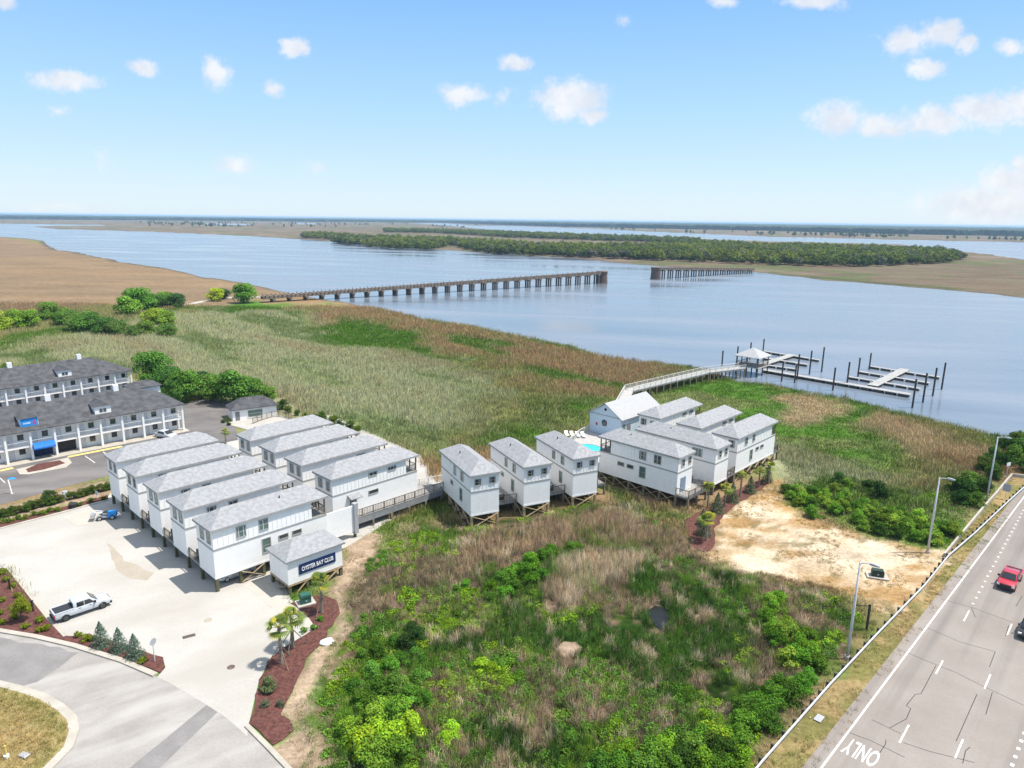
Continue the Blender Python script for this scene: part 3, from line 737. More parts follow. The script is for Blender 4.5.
crack(c2(690,203),c2(790,232),c2(915,278)); crack(c2(780,230),c2(793,262)); crack(c2(798,522),c2(728,680)); crack(c2(850,515),c2(828,590))
crack(c2(470,720),c2(490,690),c2(492,675)); crack(c2(750,755),c2(760,712),c2(775,700)); crack(c2(950,190),c2(930,225)); crack(c2(905,290),c2(895,325))
line_marks('tar_cracks', segs, .06, .065, M['crack'])
# parking stripes by the motel
line_marks('parking_stripes', [(at(85,456),at(95,463)),(at(103,452),at(112,458)),(at(0,478),at(5,483))], .14, .036, M['paint'])
line_marks('yellow_kerb_paint', [(at(68,457),at(122,446.5)),(at(0,471),at(13,468))], .9, .037, M['yellow'])
line_marks('blue_parking_symbol', [(at(9,479.5),at(15,478))], 1.1, .038, M['signblue'])

def letters(txt, name, mat, size, depth=0.0, sx=1.0, sy=1.0, bold=0.0, parent=None, serif=False):
    cu = bpy.data.curves.new(name, 'FONT'); cu.body = txt; cu.size = size; cu.extrude = depth; cu.offset = bold
    cu.align_x, cu.align_y = 'CENTER', 'CENTER'; cu.resolution_u = 4
    tmp = bpy.data.objects.new('letter_source', cu); COL.objects.link(tmp)
    dg = bpy.context.evaluated_depsgraph_get(); dg.update()
    me = bpy.data.meshes.new_from_object(tmp.evaluated_get(dg))
    bpy.data.objects.remove(tmp)
    me.transform(Matrix.Diagonal((sx, sy, 1, 1)))
    me.materials.clear(); me.materials.append(mat)
    o = bpy.data.objects.new(name, me); COL.objects.link(o)
    if parent is not None: adopt(o, parent)
    return o
o = letters('ONLY', 'lane_lettering', M['paint'], 1.35, 0, .70, 2.25, 0.02)
pc = at(862, 752.5); o.location = (pc[0], pc[1], .067)
o.rotation_euler = (0, 0, math.atan2(road_d[1], road_d[0]) - math.pi/2 + math.pi)
tag(o, kind='structure')

# ---------------------------------------------------------------- the air over the marsh
def build_haze():
    m = bpy.data.materials.new('marsh_air'); m.use_nodes = True
    N, L = m.node_tree.nodes, m.node_tree.links
    for n in list(N): N.remove(n)
    out = N.new('ShaderNodeOutputMaterial'); v = N.new('ShaderNodeVolumePrincipled')
    v.inputs['Color'].default_value = (.50, .74, 1.0, 1); v.inputs['Density'].default_value = 7e-5; v.inputs['Anisotropy'].default_value = .1
    L.new(v.outputs[0], out.inputs['Volume'])
    mb = MB(); mb.box(-75000, 75000, -150, 75000, -3.2, 47)
    return tag(mb.build('haze', m), kind='stuff')
HAZE = True
if HAZE: build_haze()

# ================================================================ STILT HOUSES
Z0, Z1, Z2 = 1.76, 5.15, 7.62
def hip_roof(x0, x1, y0, y1, z, rise, t=.12, axis='x', hip=1.0):
    """closed hip roof; ridge along x; hip=0 makes gables"""
    mb = MB(); w = (y1-y0)/2; ym = (y0+y1)/2; h = w*hip
    a = [(x0,y0),(x1,y0),(x1,y1),(x0,y1)]
    vs = [(p[0],p[1],z) for p in a] + [(p[0],p[1],z+t) for p in a] + [(x0+h,ym,z+t+rise),(x1-h,ym,z+t+rise)]
    fs = [(3,2,1,0),(0,1,5,4),(1,2,6,5),(2,3,7,6),(3,0,4,7),(4,5,9,8),(6,7,8,9),(5,6,9),(7,4,8)]
    return mb.add(vs, fs)
def window(root, face, u, z, w, h, glass='glass', ext=None, trim='trim', panes=2):
    """framed opening centred at u along a wall; face = x0 / x1 / y0 / y1 of the wall box ext"""
    x0, x1, y0, y1 = ext
    fr, gl = MB(), MB()
    def put(mb, a, b, c, d, e, f):        # a..b along, c..d outwards, e..f up
        if face == 'y0': mb.box(a, b, y0-d, y0-c, e, f)
        elif face == 'y1': mb.box(a, b, y1+c, y1+d, e, f)
        elif face == 'x0': mb.box(x0-d, x0-c, a, b, e, f)
        else: mb.box(x1+c, x1+d, a, b, e, f)
    t = .09
    put(fr, u-w/2-t, u+w/2+t, 0.0, .07, z+h/2, z+h/2+t); put(fr, u-w/2-t, u+w/2+t, 0.0, .09, z-h/2-t, z-h/2)
    put(fr, u-w/2-t, u-w/2, 0.0, .07, z-h/2, z+h/2); put(fr, u+w/2, u+w/2+t, 0.0, .07, z-h/2, z+h/2)
    if panes == 2: put(fr, u-w/2, u+w/2, 0.012, .05, z-.03, z+.03)
    f = fr.build('window', M[trim], root)
    put(gl, u-w/2, u+w/2, 0.002, .02, z-h/2, z+h/2)
    gl.build('pane', M[glass], f)
    return f
def door(root, face, u, z, w, h, ext, mat='doorgrey'):
    x0, x1, y0, y1 = ext
    d, k = MB(), MB()
    for mb, a, b, c, e, f, g in ((d, u-w/2, u+w/2, 0, .05, z, z+h), (k, u+w/2-.14, u+w/2-.06, .05, .10, z+h*.46, z+h*.5)):
        if face == 'y0': mb.box(a, b, y0-e, y0-c, f, g)
        elif face == 'y1': mb.box(a, b, y1+c, y1+e, f, g)
        elif face == 'x0': mb.box(x0-e, x0-c, a, b, f, g)
        else: mb.box(x1+c, x1+e, a, b, f, g)
    o = d.build('door', M[mat], root); k.build('handle', M['dark'], o); return o
def railing(parent, pts, z, h=1.05, rail='rail', posts=1.8, name='railing', post='wood', pick=.13):
    """top rail with pickets, and its posts"""
    mb = MB()
    for p, q in zip(pts, pts[1:]):
        p, q = np.array(p, float), np.array(q, float); L = np.linalg.norm(q-p)
        if L < .05: continue
        zp, zq = (z, z)
        if len(p) > 2: zp, zq = p[2], q[2]
        mb.bar((p[0],p[1],zp+h), (q[0],q[1],zq+h), .12, .06)
        mb.bar((p[0],p[1],zp+.14), (q[0],q[1],zq+.14), .05, .06)
        n = int(L/(pick*2))
        for i in range(1, n):
            c = p+(q-p)*i/n; zz = zp+(zq-zp)*i/n
            mb.bar((c[0],c[1],zz+.14), (c[0],c[1],zz+h), .035, .035)
    o = mb.build(name, M[rail], parent)
    if posts:
        for p, q in zip(pts, pts[1:]):
            p, q = np.array(p, float), np.array(q, float); L = np.linalg.norm(q-p); n = max(1, round(L/posts))
            for i in range(n+1):
                c = p+(q-p)*i/n; zz = z if len(p) < 3 else c[2]
                MB().box(c[0]-.055, c[0]+.055, c[1]-.055, c[1]+.055, zz-.1, zz+h+.05).build('railing_post', M[post], parent)
    return o

def stilt_house(corner, ang, L, W, label, group, ycorner=0, porch=2.1, wins=(), doors=(), pile='newwood', brace=(), roof='roof', z0=Z0, z1=Z1, z2=Z2,
                rise=1.42, pilings=True, front_hip=True, wall='lap', vents=((.35,.62),)):
    """corner: ground point of the front corner (x=0, y=0 or y=W); long axis at ang degrees"""
    a = R_(ang); n = np.array([-math.sin(a), math.cos(a)])
    org = np.array(corner) - (n*W if ycorner else 0)
    root = thing('stilt_house', label, 'house', (org[0], org[1], 0), a, group)
    ext = (0, L, 0, W)
    MB().box(0, L, 0, W, z0+.12, z1-.04).build('lower_wall', M[wall], root)
    MB().box(-.02, L+.02, -.02, W+.02, z0-.14, z0+.12).build('floor_beam', M['wtrim'], root)
    MB().box(-.05, L+.05, -.05, W+.05, z1-.04, z1+.14).build('trim_band', M['trim'], root)
    LU = L-porch
    up = MB().box(0.01, LU, .01, W-.01, z1+.14, z2)
    for i in range(int(LU/.6)+1):
        x = .03+i*.6
        if x < LU: up.box(x, x+.05, -.025, .01, z1+.14, z2); up.box(x, x+.05, W-.01, W+.025, z1+.14, z2)
    for i in range(int(W/.6)+1):
        y = .03+i*.6
        if y < W-.04: up.box(-.025, .01, y, y+.05, z1+.14, z2)
    up.build('upper_wall', M['batten'], root)
    rf = hip_roof(-.28, L+.28, -.28, W+.28, z2-.02, rise).build('roof', M[roof], root)
    MB().box(-.30, L+.30, -.30, W+.30, z2-.16, z2-.022).build('eave_trim', M['trim'], root)
    for (fx, fy) in vents:
        MB().cyl((L*fx, W*fy, z2+rise*.55), .08, .5, 8).build('vent_pipe', M['dark'], rf)
    if porch > 0:
        for y in (.12, W*.36, W*.66, W-.12):
            MB().box(L-.2, L-.05, y-.075, y+.075, z1+.14, z2-.16).build('porch_post', M['wood'], root)
        railing(root, [(LU+.05,.09),(L-.1,.09),(L-.1,W-.09),(LU+.05,W-.09)], z1+.14, 1.0, 'rail', 0, 'porch_railing')
        door(root, 'x1', W*.55, z1+.16, .9, 2.0, (0, LU, 0, W), 'doorgrey')
    for (f, u, z, w, h, g) in wins: window(root, f, u, z, w, h, g, ext, panes=2 if h > .7 else 1)
    for (f, u, z, w, h, m_) in doors: door(root, f, u, z, w, h, ext, m_)
    if pilings:
        nx = max(3, round(L/2.9)+1)
        for j, y in enumerate((.17, W-.17)):
            for i in range(nx):
                x = .17+(L-.34)*i/(nx-1)
                MB().box(x-.17, x+.17, y-.17, y+.17, -.7, z0-.14).build('piling', M[pile], root)
        for kind, i in brace:      # ('y1', bay) crossed boards on a long side; ('x0', 0) on the front
            if kind in ('y0', 'y1'):
                y = -.03 if kind == 'y0' else W+.03
                xa, xb = .17+(L-.34)*i/(nx-1), .17+(L-.34)*(i+1)/(nx-1)
                MB().bar((xa,y,.1),(xb,y,z0-.2),.05,.2, up=(0,1,0)).build('brace', M['newwood'], root)
                MB().bar((xb,y+(.06 if kind=='y1' else -.06),.1),(xa,y+(.06 if kind=='y1' else -.06),z0-.2),.05,.2, up=(0,1,0)).build('brace', M['newwood'], root)
            else:
                x = -.03 if kind == 'x0' else L+.03
                MB().bar((x,.2,-.1),(x,W-.2,z0-.2),.05,.2, up=(1,0,0)).build('brace', M['newwood'], root)
                MB().bar((x-.06,W-.2,-.1),(x-.06,.2,z0-.2),.05,.2, up=(1,0,0)).build('brace', M['newwood'], root)
    return root

A46 = 46.0
def inset(p, ang, sx, sy):
    a = R_(ang); u = np.array([math.cos(a), math.sin(a)]); n = np.array([-u[1], u[0]])
    return np.array(p) + u*sx + n*sy
zU, zL = 6.55, 3.6
gable2 = [('x0', .95, 6.45, .8, 1.25, 'glassg'), ('x0', 2.75, 6.45, .8, 1.25, 'glassg')]
gableD = [('x0', .95, 6.45, .8, 1.2, 'glass'), ('x0', 2.9, 6.45, .8, 1.2, 'glass')]
LA, WA = 14.45, 4.3
rowA_px = [(116,463), (134.5,476.7), (154.8,493.5), (181.5,511.3), (211.2,531.8)]
rowA = [at(*p, 7.68) for p in rowA_px]
# the row is evenly spaced: fit a line through its corners
def fitrow(pts):
    pts = np.array(pts); t = np.arange(len(pts)); return [np.array([np.polyval(np.polyfit(t, pts[:,0], 1), k), np.polyval(np.polyfit(t, pts[:,1], 1), k)]) for k in t]
rowA = [inset(p, A46, .25, .25) for p in fitrow(rowA)]
GA, GB = 'two-storey houses in the row along the car park', 'two-storey houses in the row behind'
labA = ['white stilt house at the motel end of the row along the car park', 'second white stilt house from the motel in the row along the car park',
        'middle white stilt house of the five along the car park', 'white stilt house between the middle one and the end house of the car park row',
        'white stilt house with a car parked beneath, beside the navy lettered sign building']
for i, p in enumerate(rowA):
    w = list(gable2) if i >= 2 else list(gableD)
    if i == 4:
        w += [('y0', 3.35, 6.45, 1.0, 1.2, 'glassg'), ('y0', 6.1, 6.45, 1.0, 1.2, 'glassg'), ('y0', 6.3, 3.75, .95, 1.7, 'glassg'), ('y0', 8.5, 4.15, 1.1, .45, 'glass'), ('y0', 10.3, 4.15, 1.1, .45, 'glass')]
    else: w += [('y0', 3.35, 6.45, 1.0, 1.2, 'glass'), ('y0', 6.1, 6.45, 1.0, 1.2, 'glass')]
    stilt_house(p, A46, LA, WA, labA[i], GA, wins=w, pile='oldpile', porch=2.0, brace=(('y0', 1), ('y0', 3)) if i == 4 else (), vents=((.62,.30),) if i == 4 else ())
rowB = [inset(p, A46, .25, .25) for p in fitrow([at(*p, 7.68) for p in [(249.3,441.4),(275,453),(300.5,465.4),(330.9,480.7)]])]
labB = ['white stilt house nearest the small pool building with the dark roof', 'white stilt house second from the small dark-roofed pool building',
        'white stilt house just behind the one with the awning over its door', 'white stilt house with a small awning over its side door above the long ramp']
for i, p in enumerate(rowB):
    w = list(gableD); ds = []
    if i == 3:
        w += [('y0', 6.6, 6.75, 1.3, .42, 'glass'), ('y0', 9.9, 6.75, 1.3, .42, 'glass'), ('y0', 6.6, 4.1, 1.5, .45, 'glass')]; ds = [('y0', 3.2, 2.0, 1.0, 2.1, 'doorgrey')]
    else: w += [('y0', 9.9, 6.75, 1.3, .42, 'glass')]
    h = stilt_house(p, A46, LA, WA, labB[i], GB, wins=w, doors=ds, pile='oldpile', porch=2.0, vents=())
    if i == 3:
        aw = MB(); aw.add([(2.3,-.02,4.75),(4.2,-.02,4.75),(4.2,-1.0,4.35),(2.3,-1.0,4.35),(2.3,-.02,4.65),(4.2,-.02,4.65),(4.2,-1.0,4.25),(2.3,-1.0,4.25)],
               [(0,1,2,3),(7,6,5,4),(0,4,5,1),(1,5,6,2),(2,6,7,3),(3,7,4,0)])
        aw.build('door_awning', M['roof'], h)
# three narrow houses across the wet ground
AC_, LC, WC = 116.0, 11.7, 4.3
cC = [at(470.8,516.7,Z0-.14), at(523.5,506.6,Z0-.14), at(572.3,497.2,Z0-.14)]
labC = ['narrow white stilt house at the end of the long grey ramp', 'middle one of the three narrow white stilt houses in the marsh', 'narrow white stilt house beside the pool deck']
GC = 'narrow stilt houses side by side in the marsh'
houseC = []
for i, p in enumerate(cC):
    a = R_(AC_)
    w = [('x0', 1.05, 6.55, .78, .82, 'glass'), ('x0', 3.25, 6.55, .78, .82, 'glass'),
         ('y1', 3.2, 6.45, .75, 1.15, 'glass'), ('y1', 5.9, 6.45, .75, 1.15, 'glassg'), ('y1', 3.6, 3.6, .75, 1.7, 'glassg'), ('y1', 7.2, 4.2, .8, .5, 'glassg'),
         ('y0', 3.6, 3.6, .8, 1.7, 'glassg')]
    houseC.append(stilt_house(p, AC_, LC, WC, labC[i], GC, ycorner=1, porch=0, wins=w, brace=(('x0',0),('y1',0),('y1',1),('y1',2)), vents=((.6,.72),)))
# cluster round the pool
GD = 'two-storey stilt houses clustered by the sand clearing'
LD, WD = 14.6, 4.3
pD1 = inset(at(679.4,458.4,7.68), 136, .25, -.25); pD2 = inset(at(717,449.8,7.68), 136, .25, -.25)
gf = [('x0', .95, 6.5, .7, .95, 'glass'), ('x0', 2.9, 6.5, .7, .95, 'glass')]
stilt_house(pD1, 136, LD, WD, 'white stilt house with a blue-grey front door and an open corner porch by the pool', GD, ycorner=1, porch=2.2, pile='wood',
            wins=gf+[('y1', 6.3, 6.45, 1.1, 1.2, 'glass'), ('y1', 3.6, 6.45, 1.1, 1.2, 'glass'), ('y1', 6.2, 3.7, 1.0, 1.7, 'glassg'), ('y1', 8.5, 4.05, 1.1, .5, 'glass'), ('y1', 10.3, 4.05, 1.1, .5, 'glass')],
            doors=[('x0', 2.6, 1.95, 1.5, 2.2, 'bluedoor')], brace=(('y1',0),('y1',1),('y1',2),('y1',3),('y1',4)), vents=((.66,.66),))
stilt_house(pD2, 136, LD, WD, 'white stilt house with a wide side window facing the deck of its left neighbour', GD, ycorner=1, porch=0, pile='wood',
            wins=gf+[('y1', 3.2, 6.4, 1.6, 1.1, 'glassg'), ('y0', 3.2, 6.4, 1.1, 1.1, 'glass')], brace=(('y0',0),), vents=((.62,.66),))
rowD = [inset(at(*p, 7.68), A46, .25, .25) for p in [(738.7,439), (701,428.8), (660,419)]]
gd3 = [('x0', 1.0, 6.5, .9, 1.05, 'glass')]
dw = [('y0', 3.2, 6.5, .75, 1.05, 'glass'), ('y0', 5.9, 6.5, .75, 1.05, 'glass'), ('y0', 5.4, 3.6, .8, 1.7, 'glassg'), ('y0', 7.6, 4.2, 1.0, .45, 'glass'), ('y0', 9.4, 4.2, 1.0, .45, 'glass')]
stilt_house(rowD[0], A46, LD, WD, 'white stilt house at the far right end, its long sunlit wall above the palms', GD, porch=1.6, pile='wood', wins=gd3+dw,
            brace=(('y0',0),('y0',1),('y0',2),('y0',3),('y0',4)), vents=())
hl = [('y0', 8.6, 6.85, 1.2, .42, 'glass'), ('y0', 11.0, 6.85, 1.2, .42, 'glass')]
stilt_house(rowD[1], A46, LD, WD, 'white stilt house between the far right house and the house beside the clubhouse', GD, porch=2.0, pile='wood', wins=gd3+hl, vents=())
stilt_house(rowD[2], A46, LD, WD, 'white stilt house standing right against the pale blue clubhouse', GD, porch=2.0, pile='wood', wins=[('x0', 3.3, 6.4, 1.0, 1.0, 'glass'), ('x0', 1.2, 6.4, 1.2, .8, 'glassg')]+hl, vents=())

# clubhouse: pale blue gable end with a round window
def clubhouse():
    p = inset(at(622,420,5.75), A46, .2, .3); W, L, zt, rise = 7.4, 13.2, 5.7, 2.3
    r = thing('clubhouse', 'gabled clubhouse with pale blue end wall, round dark window and white roof', 'clubhouse', (p[0], p[1], 0), R_(A46))
    MB().box(0, L, 0, W, 1.9, zt).build('wall', M['lightblue'], r)
    g = MB(); g.add([(0,0,zt+.14),(0,W,zt+.14),(0,W/2,zt+rise),(L,0,zt+.14),(L,W,zt+.14),(L,W/2,zt+rise)], [(0,2,1),(3,4,5),(0,1,4,3),(1,2,5,4),(2,0,3,5)])
    g.build('gable', M['lightblue'], r)
    MB().box(-.05, L+.05, -.05, W+.05, zt, zt+.14).build('trim_band', M['trim'], r)
    rf = MB(); k = rise/(W/2); o = .45; t = .16
    sec = lambda x: [(x,-o,zt+.1-o*k),(x,W/2,zt+rise+.1),(x,W+o,zt+.1-o*k),(x,W+o,zt+.1-o*k+t),(x,W/2,zt+rise+.1+t),(x,-o,zt+.1-o*k+t)]
    rf.loft([sec(-.35), sec(L+.35)]); rf.build('roof', M['roofw'], r)
    MB().box(-.38,-.30,-o,W+o,0,0.001)
    f = MB().cyl((-.07, W*.52, 4.25), .62, .07, 24, 'x').build('round_window', M['dark'], r)
    MB().cyl((-.09, W*.52, 4.25), .50, .02, 24, 'x').build('pane', M['glass'], f)
    MB().cyl((-.06, W/2, zt+1.25), .28, .06, 16, 'x').build('gable_vent', M['dark'], r)
    MB().box(-.05, 0, W*.78-.3, W*.78+.1, 3.5, 4.0).build('wall_plaque', M['tail'], r)
    MB().box(1.9, 3.1, -.06, -.002, 2.0, 4.4).build('door', M['doorgrey'], r)
    window(r, 'y0', .9, 3.9, .9, 1.1, 'glassg', (0, L, 0, W))
    MB().box(-2.6, -.06, 1.0, W-.1, 2.08, 2.14)
    for i in range(5):
        for y in (.3, W-.3): MB().box(.3+i*3.1, .65+i*3.1, y-.17, y+.17, -.7, 1.9).build('piling', M['wood'], r)
    return p
pE = clubhouse()

# ---------------------------------------------------------------- sign building
def sign_building():
    p = at(288.6, 585.5, 1.3); W, L = 4.4, 7.0
    r = thing('sign_building', 'small raised white hip-roofed building carrying the navy lettered sign', 'building', (p[0], p[1], 0), R_(45))
    zb, zt = 1.3, 4.1
    MB().box(0, L, 0, W, zb, zt).build('wall', M['lap'], r)
    MB().box(-.3, L+.3, -.3, W+.3, zt-.02, zt+.1).build('eave_trim', M['grey'], r)
    hip_roof(-.32, L+.32, -.32, W+.32, zt+.102, 1.35, .1, hip=.9).build('roof', M['roof'], r)
    s = MB().box(1.35, 6.05, -.09, -.003, 2.15, 3.35).build('sign_panel', M['navy'], r)
    t = letters('OYSTER BAY CLUB', 'sign_lettering', M['white'], .62, .012, .78, 1.15, .012, parent=s)
    t.location = (3.7, -.105, 2.72); t.rotation_euler = (math.pi/2, 0, 0)
    for x in (.2, 2.4, 4.6, L-.2):
        for y in (.2, W-.2): MB().box(x-.17, x+.17, y-.17, y+.17, -.6, zb).build('piling', M['oldpile'], r)
    MB().bar((2.4,-.03,zb-.1),(.9,-.03,0),.05,.2,up=(0,1,0)).build('brace', M['newwood'], r)
    MB().bar((6.6,-.03,zb-.1),(4.0,-.03,-.4),.05,.2,up=(0,1,0)).build('brace', M['newwood'], r)
    MB().bar((-.03,.3,zb-.1),(-.03,2.4,0),.05,.2,up=(1,0,0)).build('brace', M['newwood'], r)
    MB().box(-.03, L+.03, -.03, W+.03, zb-.25, zb).build('floor_beam', M['newwood'], r)
    return p
sign_building()
# tall pale screen between the end house and the ramp, with its grey column
def screen_wall():
    a, b = at(326, 560, 1.2), at(349, 541, 1.0)
    a = inset(rowA[4], A46, LA+.1, 1.2); b = inset(rowA[4], A46, LA+5.2, 1.2)
    r = thing('screen_wall', 'tall plain pale wall panel between the end house and the grey ramp', 'wall', (a[0], a[1], 0), R_(A46))
    MB().box(0, 4.6, -.08, .08, .9, 4.6).build('panel', M['white'], r)
    MB().box(4.6, 5.2, -.35, .3, .6, 4.9).build('column', M['grey'], r)
    for x in (.3, 2.4, 4.8): MB().box(x-.15, x+.15, -.13, .17, -.5, .9).build('piling', M['oldpile'], r)
screen_wall()

# ---------------------------------------------------------------- decks, ramps and boardwalks
def deck(name, label, cat, poly, z, rails=(), skirt=.35, floor='deckw', skmat='skirt', rail='rail', post='wood', piles=2.6, pile='wood', group=None, posts=1.8, ang=46, bracing=True):
    c = np.mean(np.array(poly), 0)
    r = thing(name, label, cat, (c[0], c[1], 0), R_(ang), group)
    ca, sa = math.cos(-R_(ang)), math.sin(-R_(ang))
    loc = lambda p: ((p[0]-c[0])*ca-(p[1]-c[1])*sa, (p[0]-c[0])*sa+(p[1]-c[1])*ca)
    pl = [loc(p) for p in poly]
    MB().prism(pl, z-.06, z).build('deck_floor', M[floor], r)
    k = .985
    MB().prism([(x*k, y*k) for x, y in pl], z-skirt, z-.062).build('deck_skirt', M[skmat], r)
    for line in rails: railing(r, [loc(p) for p in line], z, 1.05, rail, posts, post=post)
    if piles:
        n = len(pl)
        for i in range(n):
            p, q = np.array(pl[i])*.96, np.array(pl[(i+1) % n])*.96; m = max(1, int(np.linalg.norm(q-p)/piles))
            for j in range(m):
                t = p+(q-p)*j/m; MB().box(t[0]-.14, t[0]+.14, t[1]-.14, t[1]+.14, -1.2, z-skirt).build('piling', M[pile], r)
    return r
uA = np.array([math.cos(R_(46)), math.sin(R_(46))]); nA = np.array([-uA[1], uA[0]])
uC = np.array([math.cos(R_(AC_)), math.sin(R_(AC_))]); nC = np.array([-uC[1], uC[0]])
# the long ramp, house end to marsh houses
f0, f1 = at(352, 520, 1.9), at(443.5, 489, 1.9)
g1, g0 = f1 + nA*4.6, f0 + nA*2.6
deck('boardwalk', 'long grey skirted ramp with dark railing between the house rows and the marsh houses', 'boardwalk', [tuple(f0), tuple(f1), tuple(g1), tuple(g0)], 1.95,
     rails=[[tuple(f0+nA*.1), tuple(f1+nA*.1)]], skirt=1.0, pile='wood')
# link behind the marsh houses
b0 = cC[0]+uC*(LC+.1); b3 = cC[2]-nC*WC+uC*(LC+.1)
bw = [tuple(b0+nC*4.5-uC*2.0), tuple(b0+nC*4.5+uC*1.6), tuple(b0+uC*1.8), tuple(b3+uC*1.8-nC*2), tuple(b3-nC*2), tuple(b0)]
deck('boardwalk', 'pale boardwalk running behind the three narrow marsh houses', 'boardwalk', bw, 1.9, rails=[[bw[1], bw[2], bw[3]]], rail='wrail', post='wrail', floor='decklt', ang=AC_)
# little decks between the narrow houses
for i in range(3):
    r0 = cC[i]-nC*WC
    gap = (np.linalg.norm(cC[1]-cC[0])-WC)*.95 if i < 2 else 3.0
    r1 = r0 - nC*gap
    pts = [tuple(r0+uC*2.2-nC*.05), tuple(r1+uC*2.2), tuple(r1+uC*(LC-.1)), tuple(r0+uC*(LC-.1)-nC*.05)]
    deck('side_deck', ['small side deck with dark railing between the ramp-end house and the middle marsh house', 'small side deck with railing between the middle marsh house and the pool-side one',
                       'small side deck between the last narrow marsh house and the porch house'][i], 'deck', pts, 1.85, rails=[[pts[0], pts[1]]], ang=AC_, piles=2.2)
    q = (r0+r1)/2 + uC*3.4
    r = thing('air_conditioner', ['dark outdoor air conditioner on the side deck next to the ramp-end marsh house', 'dark outdoor air conditioner on the side deck between the middle and last marsh houses',
                                  'dark outdoor air conditioner on the deck beside the porch house'][i], 'air conditioner', (q[0], q[1], 1.85), R_(AC_), 'air conditioners on the decks')
    MB().box(-.42,.42,-.42,.42,0,.9).build('casing', M['dark'], r); MB().cyl((0,0,.9),.34,.04,16).build('fan_guard', M['grey'], r); MB().box(-.45,.45,-.45,.45,.0,.06).build('base_pad', M['concrete'], r)
# apron deck in front of the car park row, one bay with condensers between each pair of houses
for i in range(4):
    p = rowA[i+1]+nA*WA; gap = np.linalg.norm(rowA[i]-rowA[i+1])-WA
    pts = [tuple(p+nA*.04+uA*.1), tuple(p+nA*(gap-.04)+uA*.1), tuple(p+nA*(gap-.04)+uA*12), tuple(p+nA*.04+uA*12)]
    nm = ['first', 'second', 'third', 'fourth'][i]
    deck('side_deck', f'narrow condenser deck in the {nm} gap from the motel between the car park row houses', 'deck', pts, Z0-.02, rails=[[tuple(p+nA*.1+uA*.2), tuple(p+nA*(gap-.1)+uA*.2)]], skirt=.3, piles=0)
    for k in (0, 1):
        q = p+nA*(gap*.5)+uA*(1.1+k*1.15)
        r = thing('air_conditioner', f'{"outer" if k == 0 else "inner"} dark condenser in the {nm} gap from the motel in the car park row', 'air conditioner', (q[0], q[1], Z0-.02), R_(46), 'air conditioners on the decks')
        MB().box(-.55,.55,-.5,.5,0,1.15).build('casing', M['dark'], r); MB().cyl((0,0,1.15),.42,.04,16).build('fan_guard', M['grey'], r)
# decks of the pool cluster
cD1 = pD1; uD = np.array([math.cos(R_(136)), math.sin(R_(136))]); nD = np.array([-uD[1], uD[0]])
c1 = cD1 - uD*2.2 + nD*.2; c2_ = pD2 + uD*.4 + nD*.05
d_pts = [tuple(c1), tuple(c1 - nD*5.6), tuple(c1-nD*5.6+uD*1.6), tuple(pD2+uD*1.6+nD*.06), tuple(pD2+uD*13+nD*.06), tuple(cD1-nD*(WD+.06)+uD*13), tuple(cD1-nD*(WD+.06)-uD*.06), tuple(cD1-uD*.06+nD*.2)]
deck('front_deck', 'grey front deck with dark railing before the blue-grey door', 'deck', d_pts, 1.9, rails=[[d_pts[7], d_pts[0], d_pts[1], d_pts[2]]], piles=2.4, ang=136)
q = cD1 - nD*(WD+1.6) + uD*1.4
r = thing('air_conditioner', 'dark outdoor air conditioner on the grey front deck near the blue-grey door', 'air conditioner', (q[0], q[1], 1.9), R_(136), 'air conditioners on the decks')
MB().box(-.45,.45,-.45,.45,0,1.0).build('casing', M['dark'], r); MB().cyl((0,0,1.0),.36,.04,16).build('fan_guard', M['grey'], r)
# deck between D2 and D3
e0 = pD2-nD*(WD+.06); e1 = rowD[0]+nA*(WD+.06)
ep = [tuple(e0), tuple(rowD[0]+uA*-.3+nA*0), tuple(rowD[0]-uA*.06), tuple(rowD[0]+nA*(WD)-uA*.06), tuple(e0+uD*8)]
deck('side_deck', 'small deck with dark railing between the wide-window house and the far right house', 'deck', ep, 1.88, rails=[[ep[0], ep[1]]], piles=2.0, ang=136)
# landing at the far end of D3
h0 = rowD[0]+uA*(LD+.05)
deck('side_deck', 'small landing with dark railing at the marsh end of the far right house', 'deck', [tuple(h0), tuple(h0+uA*1.7), tuple(h0+uA*1.7+nA*3), tuple(h0+nA*3)], 1.88, rails=[[tuple(h0), tuple(h0+uA*1.6), tuple(h0+uA*1.6+nA*3)]], piles=1.5)

# pool deck
pd = [at(563,433,2), at(590,423.5,2), at(600,427,2), at(625,432,2), at(612,452,2), at(600,462,2), at(580,452,2)]
pd = [tuple(pE+nA*7.0-uA*3.4), tuple(pE+nA*7.6-uA*.1), tuple(pE-nA*.3-uA*.1), tuple(pE-nA*.3+uA*3.5), tuple(rowD[2]-uA*.1+nA*(WD+.1)),
      tuple(rowD[2]-uA*.1), tuple(pD1+uD*(LD+.1)-nD*WD), tuple(pD1+uD*(LD+.1)), tuple(at(566,447,1.9))]
deck('pool_deck', 'broad pale pool deck before the pale blue clubhouse end wall', 'deck', pd, 1.92, rails=[[pd[8], pd[0], pd[1]]], floor='decklt', rail='wrail', post='wrail', skirt=.5)
def pool():
    c = at(592, 448, 1.95)
    r = thing('swimming_pool', 'turquoise swimming pool set in the pale deck by the porch house', 'pool', (c[0], c[1], 0), R_(136))
    out = [(math.cos(t)*2.5, math.sin(t)*1.5) for t in np.linspace(0, 2*math.pi, 33)[:-1]]
    mb = MB(); n = len(out)
    secs = [[(x*k, y*k, z) for x, y in out] for k, z in ((1.12,1.93),(1.12,2.06),(1.0,2.06),(1.0,1.94))]
    mb.loft([list(s) for s in secs], caps=False); mb.build('coping', M['concrete'], r)
    MB().prism([(x*.999, y*.999) for x, y in out], 1.925, 1.985).build('water_surface', M['pool'], r)
